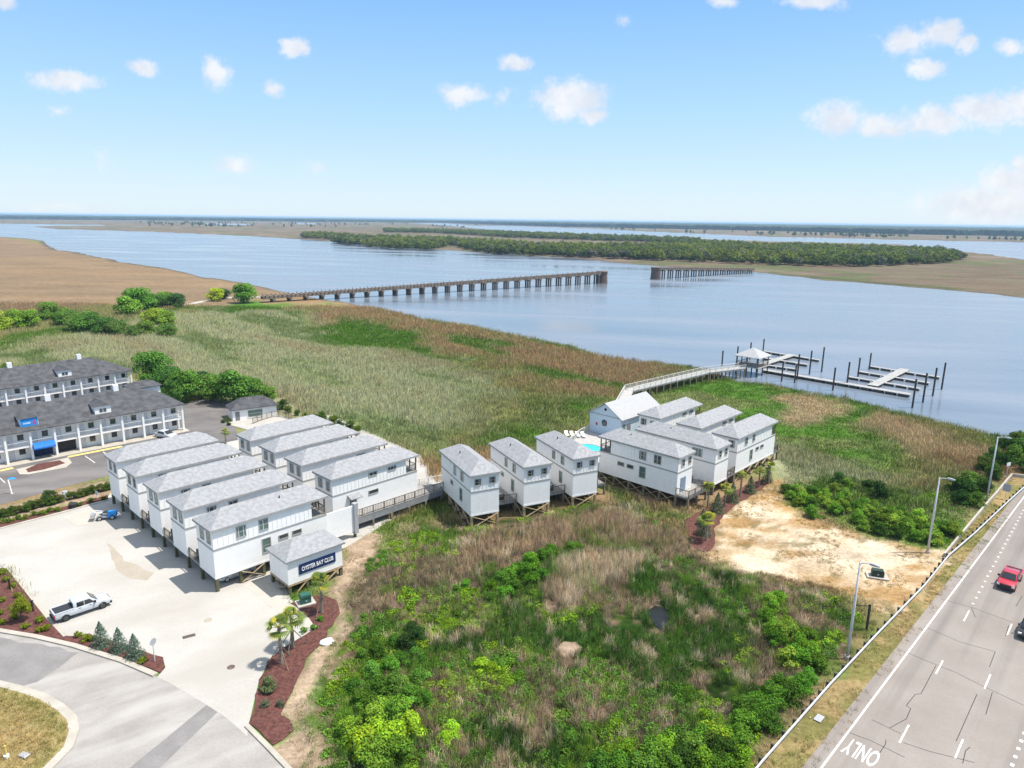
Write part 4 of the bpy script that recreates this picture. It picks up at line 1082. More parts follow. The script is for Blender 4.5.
pool()
def lounger(loc, rz, label):
    r = thing('sun_lounger', label, 'lounger', (*loc, 1.92), rz, 'loungers on the pool deck')
    MB().box(0,1.3,-.32,.32,.28,.34).build('seat', M['white'], r)
    MB().bar((1.28,0,.31),(1.85,0,.75),.64,.06).build('backrest', M['white'], r)
    for x in (.1, 1.2):
        for y in (-.27,.27): MB().box(x-.03,x+.03,y-.03,y+.03,0,.28).build('leg', M['grey'], r)
for i in range(4):
    p = at(568+i*5.5, 437+i*.4, 1.95)
    lounger(p, R_(100), ['white lounger on the pool deck closest to the marsh-side railing', 'second white lounger from the marsh-side railing on the pool deck', 'third white lounger from the marsh-side railing on the pool deck', 'white lounger on the pool deck closest to the turquoise pool'][i])
# long boardwalk to the pier
def boardwalk_long():
    a0, a1, a2 = at(629,390.5,2.2), at(706,371.5,2.4), at(742,366.5,2.6)
    def strip(a, b, w): d = (b-a)/np.linalg.norm(b-a); n = np.array([-d[1], d[0]]); return [tuple(a-n*w/2), tuple(b-n*w/2), tuple(b+n*w/2), tuple(a+n*w/2)]
    s = strip(a0, a1, 2.6)
    deck('boardwalk', 'long pale boardwalk with white railings crossing the marsh to the pier', 'boardwalk', s, 2.3, rails=[[s[0], s[1]], [s[3], s[2]]], rail='wrail', post='wrail', floor='decklt', piles=2.8, posts=2.2)
    s2 = strip(a1, a2, 2.8)
    deck('boardwalk', 'pale pier walk on close dark pilings between the boardwalk and the gazebo', 'boardwalk', s2, 2.3, rails=[[s2[0], s2[1]], [s2[3], s2[2]]], rail='wrail', post='wrail', floor='decklt', piles=1.3, posts=2.2)
    a00 = pE+uA*8-nA*0
    s3 = strip(inset(pE, A46, 9, 8.2), a0, 2.2)
    deck('boardwalk', 'short boardwalk section behind the clubhouse leading to the pier walk', 'boardwalk', s3, 2.28, rails=[[s3[3], s3[2]]], rail='wrail', post='wrail', floor='decklt', piles=2.8, posts=2.2)
boardwalk_long()
def gazebo():
    c = at(752, 364.5, 2.4)
    r = thing('gazebo', 'square pier gazebo with a white pyramid roof on dark pilings', 'gazebo', (c[0], c[1], 0), R_(46))
    MB().box(-3.6,3.6,-3.6,3.6,2.1,2.3).build('deck_floor', M['decklt'], r)
    mb = MB(); s, z, t, h = 3.9, 5.0, .15, 2.2
    mb.add([(-s,-s,z),(s,-s,z),(s,s,z),(-s,s,z),(-s,-s,z+t),(s,-s,z+t),(s,s,z+t),(-s,s,z+t),(0,0,z+t+h)], [(3,2,1,0),(0,1,5,4),(1,2,6,5),(2,3,7,6),(3,0,4,7),(4,5,8),(5,6,8),(6,7,8),(7,4,8)])
    mb.build('roof', M['roofw'], r)
    for x in (-3.2,0,3.2):
        for y in (-3.2,0,3.2):
            if x or y: MB().box(x-.12,x+.12,y-.12,y+.12,2.3,5.0).build('post', M['wood'], r)
            MB().cyl((x,y,-2.2),.17,4.3,8).build('piling', M['mast'], r)
    railing(r, [(-3.4,-3.4),(3.4,-3.4),(3.4,3.4),(-3.4,3.4),(-3.4,-3.4)], 2.3, 1.0, 'wood', 0)
gazebo()
# floating docks
def float_dock(name, label, p, q, w, group='floating docks', z=.12):
    p, q = np.array(p), np.array(q); L = np.linalg.norm(q-p); a = math.atan2(q[1]-p[1], q[0]-p[0])
    r = thing(name, label, 'dock', (p[0], p[1], 0), a, group)
    MB().box(0, L, -w/2, w/2, z+.12, z+.28).build('deck', M['dock'], r)
    n = max(2, int(L/3))
    for i in range(n):
        x = L*(i+.5)/n; MB().box(x-L/n*.36, x+L/n*.36, -w/2*.94, w/2*.94, z-.8, z+.12).build('float', M['float'], r)
D = lambda x, y: at(x, y, .3)
float_dock('floating_dock', 'long main floating dock parallel to the shore joining both groups of slips', D(763.4,369.7), D(910.3,394.5), 2.2)
float_dock('floating_dock', 'pale floating walkway running out from the pier gazebo', D(760,365.2), D(792.6,354.7), 2.4)
float_dock('floating_dock', 'pale cross walkway of the outer slips, running out from the main dock', D(872.3,385.6), D(905,369.2), 2.6)
for (a, b, l) in (((762.2,350.5),(819.6,359.8),'outermost finger dock of the slips beside the gazebo'),((763.4,357.5),(808,364.4),'middle finger dock of the slips beside the gazebo'),((766,364.6),(797,369),'innermost finger dock of the slips beside the gazebo'),
                  ((868.8,365.7),(940.3,377),'outermost finger dock of the slips away from the gazebo'),((858.3,371),(929.8,382.8),'middle finger dock of the slips away from the gazebo'),((847.7,376.2),(920.4,388.4),'innermost finger dock of the slips away from the gazebo')):
    float_dock('floating_dock', l, D(*a), D(*b), 1.3, z=.02)
pile0 = MB().cyl((0,0,-2),.22,8.8,8).build('mooring_pile', M['mast'])
tag(pile0, 'tall dark mooring pile standing in the water beside the floating docks', 'pile', 'mooring piles of the floating docks')
c6 = lambda x, y: (720+x/4.267, 320+y/4.267)
for i, (x, yb, yt) in enumerate([(8,195,130),(72,178,112),(127,168,95),(183,140,80),(433,222,115),(381,232,130),(328,255,145),(262,262,175),(481,300,202),(541,280,178),(588,242,160),(636,212,140),(945,297,180),(907,325,202),(865,352,225),(820,375,250),(318,268,188)]):
    o = pile0 if i == 0 else pile0.copy()
    if i: COL.objects.link(o)
    p = at(*c6(x, yb), WATER_Z); o.location = (p[0], p[1], 0)
    d = RT*(c6(x,yt)[0]-512)+UP*(384-c6(x,yt)[1])+_fw*FPX
    zt = CAM_H + d[2]*np.linalg.norm(p)/math.hypot(d[0], d[1])
    o.scale = (1, 1, np.clip(zt/6.8, .6, 1.3))

# ---------------------------------------------------------------- old rail trestle, two pieces
def trestle(label, p, q, ztop, nb, endpier, cols=3, w=4.6):
    p, q = np.array(p), np.array(q); L = np.linalg.norm(q-p); a = math.atan2(q[1]-p[1], q[0]-p[0])
    r = thing('trestle_bridge', label, 'bridge', (p[0], p[1], 0), a, 'old timber trestle')
    k = lambda t: ztop[0]+(ztop[1]-ztop[0])*t
    d = MB(); d.loft([[(L*t,-w/2,k(t)-1.5),(L*t,w/2,k(t)-1.5),(L*t,w/2,k(t)-.1),(L*t,-w/2,k(t)-.1)] for t in (0,.25,.5,.75,1)]); d.build('deck', M['trestle'], r)
    g = MB(); n = int(L/2.2)
    for i in range(n):
        t = (i+.5)/n; x = L*t
        g.box(x-.3, x+.3, -w/2-.5, w/2+.5, k(t)-.098, k(t)+.25)
        if i % 2 == 0:
            for s in (-1, 1): g.box(x-.12, x+.12, s*(w/2+.3)-.12, s*(w/2+.3)+.12, k(t)+.25, k(t)+1.0)
    g.build('sleepers', M['trestle'], r)
    for i in range(nb):
        t = (i+.6)/nb; x = L*t
        for j in range(cols):
            y = (j/(cols-1)-.5)*w*.95
            MB().cyl((x, y, -2), .55, k(t)+.3, 8).build('pile', M['trestlepile'], r)
        MB().box(x-.7, x+.7, -w/2-.5, w/2+.5, k(t)-2.3, k(t)-1.502).build('bent_cap', M['trestle'], r)
    if endpier:
        x = L+1.8 if endpier > 0 else -1.8; z = k(1 if endpier > 0 else 0)
        b = MB(); b.tube([(x,0,-2),(x,0,.8),(x,0,z-2.2),(x,0,z+.2)], [4.2,3.8,3.5,3.8], 16); b.build('end_pier', M['mud'], r)
        MB().cyl((x,0,z+.2),3.7,.4,16).build('pier_cap', M['trestle'], r)
    return r
t_land = at(262, 297.5, 2.5); t_end = at(600, 283.3, WATER_Z)
trestle('long brown timber trestle reaching from the near marsh into the river', t_land, t_end, (3.2, 7.4), 27, 1)
t2a, t2b = at(657, 279, WATER_Z), at(752, 271.2, 1)
trestle('short brown timber trestle reaching from the far bank into the river', t2a, t2b, (8.0, 3.2), 13, -1)

# ================================================================ MOTEL AND POOL HOUSE
def motel(p, ang, L, W, zt, label, ncol, rise, dormers, chimneys, front=False, gallery=1.7):
    """p: right-hand front corner of the eaves line on the ground; x runs left along the front, y runs back"""
    a = R_(ang)                                 # x axis points away from the corner along the facade
    r = thing('motel_building', label, 'motel', (p[0], p[1], 0), a)
    g = gallery; zf = zt*.5
    # local frame: x along the front, y NEGATIVE = behind
    MB().box(.9, L, -W+.6, -g, 0, zt).build('wall', M['batten'], r)
    MB().box(.1, L, -g+.002, -.12, zf-.16, zf).build('gallery_floor', M['wtrim'], r)
    MB().box(.1, .9, -W+1.2, -g-.002, zf-.16, zf).build('end_balcony', M['wtrim'], r)
    MB().box(0, L, -W+.4, 0, zt, zt+.2).build('eave_trim', M['wtrim'], r)
    o = .35; y0, y1 = -W+.4-o, o; x0, x1 = -o, L+8
    mb = hip_roof(x0, x1, y0, y1, zt+.202, rise, .12); rf = mb.build('roof', M['dkroof'], r)
    bay = L/ncol
    for i in range(ncol+1):
        x = .25+i*bay if i else .25
        MB().box(x-.17, x+.17, -.34, 0.0, 0, zt).build('column', M['wtrim'], r)
    for y in (-2.6, -5.2): MB().box(.12, .4, y-.14, y+.14, 0, zt).build('column', M['wtrim'], r)
    railing(r, [(.1,-W+1.4),(.1,-.2),(L,-.2)], zf, .95, 'wrail', 0, pick=.16)
    for i in range(ncol):
        for fl in (0, 1):
            if front and i == 6 and fl == 0: continue
            if front and i == 5 and fl == 0: continue
            xb = .3+i*bay; z = fl*zf
            window(r, 'y1', xb+bay*.30, z+1.45, .95, 1.05, 'glass', (0, L, -W, -g), 'wtrim', panes=1)
            door(r, 'y1', xb+bay*.72, z+.02, .85, 1.95, (0, L, -W, -g), 'door')
    sl = rise/((y1-y0)/2)
    for (x, kind) in dormers:
        yb = -.9; zb = zt+.32+(y1-yb)*sl; w = 2.7; h = 1.45
        d = MB(); yr = yb-(h+.15)/sl
        d.add([(x-w/2,yb,zb-.3),(x+w/2,yb,zb-.3),(x+w/2,yb,zb+h),(x-w/2,yb,zb+h),(x-w/2,yr,zb+h),(x+w/2,yr,zb+h)], [(0,1,2,3),(0,3,4),(1,5,2),(3,2,5,4)])
        dm = d.build('dormer', M['wtrim'], r)
        t = MB(); hh = h+.1; yr2 = yb-(hh+.9)/sl
        t.add([(x-w/2-.2,yb+.25,zb+h),(x+w/2+.2,yb+.25,zb+h),(x+w/2+.2,yr2+.4,zb+h),(x-w/2-.2,yr2+.4,zb+h),(x,yb-.25,zb+h+.75),(x,yr2-.6,zb+h+.75)], [(0,1,4),(1,2,5,4),(3,0,4,5),(0,3,2,1),(2,3,5)])
        t.build('dormer_roof', M['dkroof'], dm)
        if kind == 'sign':
            s = MB().box(x-w*.47, x+w*.47, yb+.002, yb+.08, zb-.1, zb+h-.12).build('sign_panel', M['signblue'], r)
            l1 = letters('motel', 'sign_lettering', M['white'], .52, .01, .9, 1, .01); adopt(l1, s)
            l1.location = (x+.38, yb+.09, zb+.55); l1.rotation_euler = (math.pi/2, 0, math.pi)
            l2 = letters('6', 'sign_numeral', M['red'], 1.2, .01, .9, 1, .03); adopt(l2, s)
            l2.location = (x-.75, yb+.09, zb+.55); l2.rotation_euler = (math.pi/2, 0, math.pi)
        else:
            for k in (-.32, .32):
                MB().box(x+k-.25, x+k+.25, yb+.002, yb+.05, zb+.3, zb+.95).build('dormer_window', M['glass'], dm)
    for (x, y) in chimneys:
        z = zt+.3+rise-abs(y-(y0+y1)/2)*sl
        MB().box(x-.45,x+.45,y-.4,y+.4,z-.4,z+1.0).build('chimney', M['white'], rf)
    if front:
        xa = .3+6*bay
        MB().box(xa+.25, xa+bay-.25, -g+.02, -g+.12, 0, 1.9).build('entrance', M['navy'], r)
        aw = MB(); xb0, xb1 = xa+.2, xa+bay-.2
        aw.loft([[(x,-.1,2.05),(x,1.0,2.05),(x,1.0,2.3),(x,.7,2.75),(x,-.1,3.0)] for x in (xb0, xb1)]); aw.build('awning', M['blue'], r)
        for k in range(3): MB().box(xa+.4+k*1.0, xa+.46+k*1.0, -.02, .06, 0, 2.0).build('awning_post', M['navy'], r)
        xp = .3+5*bay
        MB().box(xp+.2, xp+bay-.2, -g+.004, -g+.05, .02, 2.3).build('passage_opening', M['dark'], r)
    return r
pm = at(184.5, 430.5); 
motel(inset(pm, A46, .2, 0), 180+A46, 44, 14.2, 5.15, 'front white two-storey motel with dark hip roof and a blue sign dormer', 12, 3.3, [(14.0,'win'),(25.6,'sign'),(36,'win')], [(9.8,-6.9),(21.2,-6.9)], True)
pm2 = at(134, 391)
motel(pm2, 180+49.5, 44, 13.6, 4.9, 'rear white two-storey motel with dark hip roof behind the other one', 12, 3.3, [(14.0,'win'),(33,'win')], [(9.0,-6.6),(23.0,-6.6)])
# walk along the front
q_ = [inset(pm, 180+A46, a, b) for a, b in ((-.6,-1.9),(44,-1.9),(44,1.3),(-.6,1.3))]
sheet('pavement', [tuple(p) for p in q_], .11, M['kerb'], .1)
# low wing behind the front motel
q_ = at(161, 396, 4.3)
r = thing('motel_wing', 'low dark-roofed wing with white end wall behind the front motel', 'building', (q_[0], q_[1], 0), R_(A46))
MB().box(-5.5, 0, 0, 4.4, 0, 6.7).build('wall', M['wtrim'], r)
hip_roof(-5.9, .4, -.4, 4.8, 6.702, 1.0, .12, hip=.9).build('roof', M['dkroof'], r)

def pool_house():
    a, b = at(233, 421.5), at(277, 415.5)
    ang = math.atan2(b[1]-a[1], b[0]-a[0]); L = np.linalg.norm(b-a); W = 4.6
    r = thing('pool_house', 'small white building with dark hip roof at the end of the motel lane', 'building', (a[0], a[1], 0), ang)
    MB().box(0, L, 0, W, 0, 2.35).build('wall', M['wtrim'], r)
    hip_roof(-.4, L+.4, -.4, W+.4, 2.352, 1.9, .12).build('roof', M['dkroof'], r)
    door(r, 'y0', 1.0, .02, .85, 1.95, (0, L, 0, W), 'doorgrey')
    window(r, 'y0', 4.6, 1.2, 3.0, 1.5, 'glassg', (0, L, 0, W), 'wtrim')
    fr = thing('fence', 'low timber post and rail fence beside the small white pool building', 'fence', (b[0], b[1], 0), ang)
    pts = [at(253,424), at(262,420.5), at(272,417.5), at(279,416.5), at(286,418), at(292,420.5)]
    ca, sa = math.cos(-ang), math.sin(-ang)
    lp = [((p[0]-b[0])*ca-(p[1]-b[1])*sa, (p[0]-b[0])*sa+(p[1]-b[1])*ca) for p in pts]
    railing(fr, lp, 0, 1.3, 'wood', 1.6, pick=.11)
    tag(sheet('pool_patio', px([(226,424),(234,421),(280,415.5),(296,421),(270,428),(248,430)]), .05, M['concrete'], .01), kind='structure')
pool_house()

# ================================================================ VEHICLES
def wheel(parent, x, y, r=.40, w=.26, rim='rim'):
    s = 1 if y > 0 else -1
    prof = [(r*.62, -w/2), (r*.93, -w/2), (r, -w*.3), (r, w*.3), (r*.93, w/2), (r*.62, w/2)]
    mb = MB(); n = 18
    mb.loft([[(math.cos(t)*R, k, math.sin(t)*R) for t in np.linspace(0, 2*math.pi, n+1)[:-1]] for R, k in prof], caps=True)
    o = mb.build('wheel', M['rubber'], parent, (x, y, r), True)
    rm = MB().cyl((0, s*(w/2-.03), 0), r*.64, s*.035, 16, 'y')
    for k in range(6):
        t = k*math.pi/3; rm.bar((0, s*(w/2+.012), 0), (math.cos(t)*r*.58, s*(w/2+.012), math.sin(t)*r*.58), .07, .03, up=(0,1,0))
    rm.build('rim', M[rim], o)
def body_loft(secs, name, mat, parent, bev=.05):
    """secs: (x, half width bottom, half width top, z bottom, z top)"""
    mb = MB()
    mb.loft([[(x,-wb,zb),(x,wb,zb),(x,(wb+wt)/2+.03,(zb+zt)/2),(x,wt,zt),(x,-wt,zt),(x,-(wb+wt)/2-.03,(zb+zt)/2)] for x, wb, wt, zb, zt in secs])
    o = mb.build(name, M[mat], parent)
    m = o.modifiers.new('soften', 'BEVEL'); m.width = bev; m.segments = 2; m.limit_method = 'ANGLE'; m.angle_limit = R_(28)
    o.data.polygons.foreach_set('use_smooth', [True]*len(o.data.polygons))
    return o
def arches(parent, xs, hw, r=.47):
    for x in xs:
        for s in (-1, 1):
            mb = MB(); n = 10
            arc = [(x+math.cos(t)*r, math.sin(t)*r+.40) for t in np.linspace(-.15, math.pi+.15, n)]
            inn = [(x+math.cos(t)*(r-.10), math.sin(t)*(r-.10)+.40) for t in np.linspace(-.15, math.pi+.15, n)]
            for i in range(n-1):
                y0, y1 = s*(hw-.12), s*(hw+.035)
                mb.add([(arc[i][0],y1,arc[i][1]),(arc[i+1][0],y1,arc[i+1][1]),(inn[i+1][0],y1,inn[i+1][1]),(inn[i][0],y1,inn[i][1]),
                        (arc[i][0],y0,arc[i][1]),(arc[i+1][0],y0,arc[i+1][1]),(inn[i+1][0],y0,inn[i+1][1]),(inn[i][0],y0,inn[i][1])], [(0,1,2,3),(0,4,5,1),(3,2,6,7)])
            mb.build('wheel_arch', M['dark'], parent)
def glass_band(parent, cab, hw_lo, hw_hi, z0, z1, xs):
    """side windows: quads just proud of the cab side"""
    for s in (-1, 1):
        for (a0, a1, b0, b1) in xs:      # bottom x range, top x range
            y0, y1 = s*(hw_lo+.012), s*(hw_hi+.012)
            mb = MB(); mb.add([(a0,y0,z0),(a1,y0,z0),(b1,y1,z1),(b0,y1,z1),(a0,y0-s*.03,z0),(a1,y0-s*.03,z0),(b1,y1-s*.03,z1),(b0,y1-s*.03,z1)], [(0,1,2,3),(7,6,5,4),(0,4,5,1),(2,6,7,3),(1,5,6,2),(0,3,7,4)])
            mb.build('side_window', M['carglass'], parent)
def pickup(loc, rz, paint, label, cover='dark', scale=1.0):
    r = thing('pickup_truck', label, 'pickup truck', (loc[0], loc[1], loc[2]), rz); r.scale = (scale,)*3
    hw = .98
    body_loft([(-2.9,.88,.90,.62,1.10),(-2.82,.95,.95,.50,1.18),(.95,hw,.97,.45,1.20),(1.9,hw,.95,.45,1.17),(2.65,.95,.90,.48,1.08),(2.86,.86,.82,.55,.98)], 'body', paint, r)
    b = MB(); b.box(-2.78,-.92,-.82,.82,1.185,1.225); b.build('bed_cover', M[cover], r)
    e = MB()
    for s in (-1, 1): e.box(-2.84,-.86,s*.90-.07,s*.90+.07,1.17,1.27)
    e.box(-2.9,-2.78,-.95,.95,1.1,1.26); e.build('bed_rail', M[paint], r)
    body_loft([(-.95,.90,.72,1.15,1.80),(-.70,.93,.76,1.15,1.92),(.55,.93,.76,1.15,1.92),(.85,.93,.74,1.15,1.86),(1.62,.92,.80,1.12,1.20)], 'cab', paint, r, .04)
    glass_band(r, None, .94, .845, 1.26, 1.76, [(-.62,.12,-.60,.10),(.20,1.18,.18,.72)])
    for nm, q in (('windscreen', [(1.56,-.80,1.235),(1.56,.80,1.235),(.90,.68,1.855),(.90,-.68,1.855)]), ('rear_window', [(-.99,.70,1.32),(-.99,-.70,1.32),(-.975,-.64,1.74),(-.975,.64,1.74)])):
        mb = MB(); q2 = [(x+(.0 if nm=='windscreen' else .05), y, z-(.03 if nm=='windscreen' else 0)) for x, y, z in q]; off = [(x+(.035 if nm == 'windscreen' else 0), y, z+(.03 if nm=='windscreen' else 0)) for x, y, z in q]
        mb.loft([q2, off]); mb.build(nm, M['carglass'], r)
    MB().box(2.80,2.93,-.62,.62,.62,.92).build('grille', M['dark'], r)
    MB().box(2.72,2.98,-.92,.92,.40,.60).build('bumper', M['dark'], r); MB().box(-3.02,-2.84,-.92,.92,.45,.66).build('bumper', M['dark'], r)
    for s in (-1, 1):
        MB().box(2.74,2.87,s*.78-.15,s*.78+.15,.72,.95).build('headlight', M['lens'], r)
        MB().box(-2.94,-2.80,s*.86-.09,s*.86+.09,.78,1.12).build('tail_light', M['tail'], r)
        MB().box(1.10,1.30,s*1.10-.12,s*1.10+.12,1.22,1.44).build('mirror', M['dark'], r)
        for x in (-1.0, .16, 1.2): pass
    for s in (-1, 1):
        for x in (-.35, .72): MB().box(x-.12,x+.12,s*.985-.02,s*.985+.02,1.05,1.09).build('door_handle', M['dark'], r)
        for x in (-1.85, 1.95): wheel(r, x, s*.86)
    arches(r, (-1.85, 1.95), hw-.01)
    return r
def car(loc, rz, paint, label, suv=False, name='parked_car'):
    r = thing(name, label, 'car', (loc[0], loc[1], loc[2] if len(loc) > 2 else .05), rz)
    h = 1.72 if suv else 1.45; bl = .95 if suv else .86
    body_loft([(-2.3,.76,.74,.42,bl-.12),(-2.2,.86,.84,.32,bl),(-.9,.91,.88,.28,bl+.05),(.9,.91,.88,.28,bl+.02),(1.8,.88,.84,.30,bl-.08),(2.25,.76,.70,.38,bl-.25)], 'body', paint, r)
    xr = -2.1 if suv else -1.75
    body_loft([(xr,.84,.62,bl,bl+.12 if not suv else h-.22),(xr+.55,.86,.66,bl,h-.05),(-.2,.87,.67,bl,h),(.35,.87,.66,bl,h-.05),(1.25,.85,.70,bl-.02,bl+.05)], 'cabin', paint, r, .04)
    glass_band(r, None, .86, .755, bl+.10, h-.13, [(-1.15,-.28,-1.0,-.28),(-.20,.78,-.20,.38)])
    mb = MB(); q = [(1.22,-.72,bl+.06),(1.22,.72,bl+.06),(.40,.60,h-.05),(.40,-.60,h-.05)]
    mb.loft([q, [(x+.04,y,z+.035) for x,y,z in q]]); mb.build('windscreen', M['carglass'], r)
    mb = MB(); q = [(xr+.05,.60,bl+.16),(xr+.05,-.60,bl+.16),(xr+.5,-.56,h-.09),(xr+.5,.56,h-.09)]
    mb.loft([q, [(x-.05,y,z+.035) for x,y,z in q]]); mb.build('rear_window', M['carglass'], r)
    MB().box(2.17,2.29,-.5,.5,.42,.62).build('grille', M['dark'], r)
    for s in (-1, 1):
        MB().box(2.08,2.24,s*.64-.14,s*.64+.14,bl-.32,bl-.16).build('headlight', M['lens'], r)
        MB().box(-2.33,-2.22,s*.68-.12,s*.68+.12,bl-.30,bl-.12).build('tail_light', M['tail'], r)
        MB().box(.85,1.02,s*.98-.09,s*.98+.09,bl+.05,bl+.2).build('mirror', M[paint], r)
        for x in (-1.38, 1.38): wheel(r, x, s*.80, .34, .22, 'silver')
    return r
def hdg(p, q): p, q = np.array(p), np.array(q); return math.atan2(q[1]-p[1], q[0]-p[0])
tp, tq = at(56, 621.5), at(107, 604)
tc_ = (at(66,622.5)+at(103,609))/2
hd = hdg(at(66.5,622.6), at(104.5,609.3))
nrm = np.array([-math.sin(hd), math.cos(hd)])
pc = tc_ + nrm*.95
pickup((pc[0], pc[1], .04), hd, 'carwhite', 'white pickup truck with black bed cover parked on the pale concrete', scale=.93)
rd = math.atan2(road_d[1], road_d[0])
p = at(1009, 584); pickup((p[0], p[1], .065), rd+math.pi, 'carred', 'red pickup truck driving down the highway beside the dotted lane line', scale=.92)
p = at(1030, 634); car((p[0], p[1], .065), rd+math.pi, 'carblack', 'black car on the highway cut by the edge of the view', True, 'car')
p = at(229, 584) + uA*1.4 + nA*1.3; car((p[0], p[1], .04), R_(A46+180), 'carsilver', 'silver car parked underneath the end stilt house')
p = inset(rowA[4], A46, 9.2, 1.5); car((p[0], p[1], .04), R_(A46+180), 'carsilver', 'grey car parked deeper under the end stilt house, behind the crossed braces', True)
p = at(166, 437.5); car((p[0], p[1], .04), R_(A46-90+20), 'carwhite', 'white car parked at the foot of the front motel columns')
p = at(215, 300); car((p[0], p[1], .05), R_(-5), 'carblack', 'dark car parked on the far marsh road beside the round tree', True)
p = at(221, 296.5); car((p[0], p[1], .05), R_(-8), 'carred', 'red car parked on the far marsh road behind the dark car')

# ================================================================ STREET FURNITURE
def lamp(px_, label):
    p = at(*px_)
    r = thing('street_lamp', label, 'street lamp', (p[0], p[1], 0), rd-math.pi/2, 'street lamps along the highway')
    MB().cyl((0,0,0), .26, .35, 10).build('base', M['concrete'], r)
    MB().tube([(0,0,.35),(0,0,5),(0,0,10.5)], [.15,.125,.085], 10).build('pole', M['galv'], r, smooth=True)
    MB().tube([(0,0,10.35),(.4,0,10.55),(1.0,0,10.62)], [.06,.055,.05], 8).build('arm', M['galv'], r)
    h = MB().loft([[(x-.85,y,z) for x,y,z in s_] for s_ in ([(1.7,-.14,10.58),(1.7,.14,10.58),(1.7,.12,10.74),(1.7,-.12,10.74)],[(2.1,-.2,10.55),(2.1,.2,10.55),(2.1,.16,10.77),(2.1,-.16,10.77)],[(2.6,-.12,10.6),(2.6,.12,10.6),(2.6,.08,10.7),(2.6,-.08,10.7)])]).build('lamp_head', M['grey'], r)
    MB().box(1.0,1.55,-.11,.11,10.53,10.558).build('lens', M['lens'], h)
lamp((847,659), 'tall grey street lamp standing nearest in the greenery by the guardrail')
lamp((927.5,553), 'tall grey street lamp by the sand clearing where the low concrete wall starts')
lamp((986.5,501), 'tall grey street lamp among dark shrubs near the far end of the low concrete wall')

def guardrail():
    pts = [at(*p) for p in [(740,794),(762,767),(796,728),(829,690),(879.5,635.5),(924,589.5),(948,559.5),(974,537),(1007.5,505),(1024,490),(1060,455)]]
    r = thing('guardrail', 'long pale steel guardrail with dark posts between the grass verge and the greenery', 'guardrail', (pts[0][0], pts[0][1], 0), 0)
    b = pts[0]; prof = [(0,.46),(.05,.49),(.05,.54),(0,.57),(0,.60),(.05,.63),(.05,.68),(0,.71)]
    mb = MB(); secs = []
    for i, p in enumerate(pts):
        d = pts[min(i+1,len(pts)-1)]-pts[max(i-1,0)]; d = d/np.linalg.norm(d); n = np.array([d[1], -d[0]])
        q = p-b
        ring = [(q[0]+n[0]*o, q[1]+n[1]*o, z) for o, z in prof] + [(q[0]+n[0]*(o-.04), q[1]+n[1]*(o-.04), z) for o, z in reversed(prof)]
        secs.append(ring)
    mb.loft(secs); mb.build('rail', M['galv'], r)
    for i in range(len(pts)-1):
        d = pts[i+1]-pts[i]; L = np.linalg.norm(d); k = max(1, round(L/1.95)); d = d/L; n = np.array([d[1], -d[0]])
        for j in range(k):
            q = pts[i]-b+d*(L*j/k)-n*.22
            MB().box(q[0]-.09,q[0]+.09,q[1]-.09,q[1]+.09,-.2,.80).build('post', M['rail'], r)
            MB().bar((q[0],q[1],.58),(q[0]+n[0]*.19,q[1]+n[1]*.19,.58),.14,.3).build('spacer', M['rail'], r)
guardrail()
def low_wall():
    pts = [at(*p) for p in [(944,557),(957,541),(970,525.5),(984,508.5),(997,494),(1007.5,481),(1011.7,476.5),(1024,478)]]
    b = pts[0]; r = tag(ribbon('low_wall', pts, -.12, .12, 0, .55, M['kerb']), 'low weathered concrete wall running beside the guardrail under the lamps', 'wall')
    r['kind'] = 'thing'
low_wall()
def utility_box(px_, rz, mat, label, s=(1.1,.9,1.0)):
    p = at(*px_)
    r = thing('utility_box', label, 'utility box', (p[0], p[1], 0), rz)
    MB().box(-s[0]*.9, s[0]*.9, -s[1]*.9, s[1]*.9, .05, .2).build('concrete_pad', M['concrete'], r)
    b = MB().loft([[(-s[0]*k/2*1,-s[1]*k/2,z),(s[0]*k/2,-s[1]*k/2,z),(s[0]*k/2,s[1]*k/2,z),(-s[0]*k/2,s[1]*k/2,z)] for k, z in ((1,.2),(1,.2+s[2]*.7),(.92,.2+s[2]))]).build('cabinet', M[mat], r)
    MB().box(-s[0]/2-.02, s[0]/2+.02, -s[1]/2-.02, s[1]/2+.02, .2+s[2]*.66, .2+s[2]*.72).build('lid_seam', M['dark'], r)
    MB().box(-.1,.1,-s[1]/2-.03,-s[1]/2,.45,.6).build('handle', M['grey'], r)
utility_box((305.5,603.5), R_(32), 'green', 'green utility cabinet on a pale pad in the red mulch below the lettered sign')
utility_box((877,577), R_(-18), 'dkgreen', 'dark green utility cabinet on a pale pad in the sand clearing', (1.35,.85,.8))
def post_sign(px_, rz, label, h, shape, mat, cat='sign', name='road_sign'):
    p = at(*px_)
    r = thing(name, label, cat, (p[0], p[1], 0), rz)
    MB().box(-.035,.035,-.035,.035,0,h).build('post', M['galv'], r)
    pr = [(x, z+h-.1) for x, z in shape]
    MB().loft([[(x,-.07,z) for x, z in pr],[(x,-.04,z) for x, z in pr]]).build('sign_plate', M[mat], r)
octo = [(math.cos(t)*.38, math.sin(t)*.38) for t in np.linspace(0, 2*math.pi, 9)[:-1]+math.pi/8]
post_sign((155,662), R_(70), 'grey back of an eight-sided sign on a post in the tip of the mulch bed', 2.3, octo, 'grey')
rect = [(-.45,-.3),(.45,-.3),(.45,.3),(-.45,.3)]
post_sign((1005,499), R_(-40), 'small grey rectangular sign on a post between the low wall and the guardrail', 2.0, [(-.5,-.6),(.5,-.6),(.5,.6),(-.5,.6)], 'grey')
post_sign((1006,478), R_(20), 'white rectangular sign on a thin post beyond the far end of the low wall', 2.6, rect, 'white')
p = at(866.5, 630); r = thing('black_frame', 'black square-bar post with a side arm between the lamp and the guardrail', 'post', (p[0], p[1], 0), R_(20))
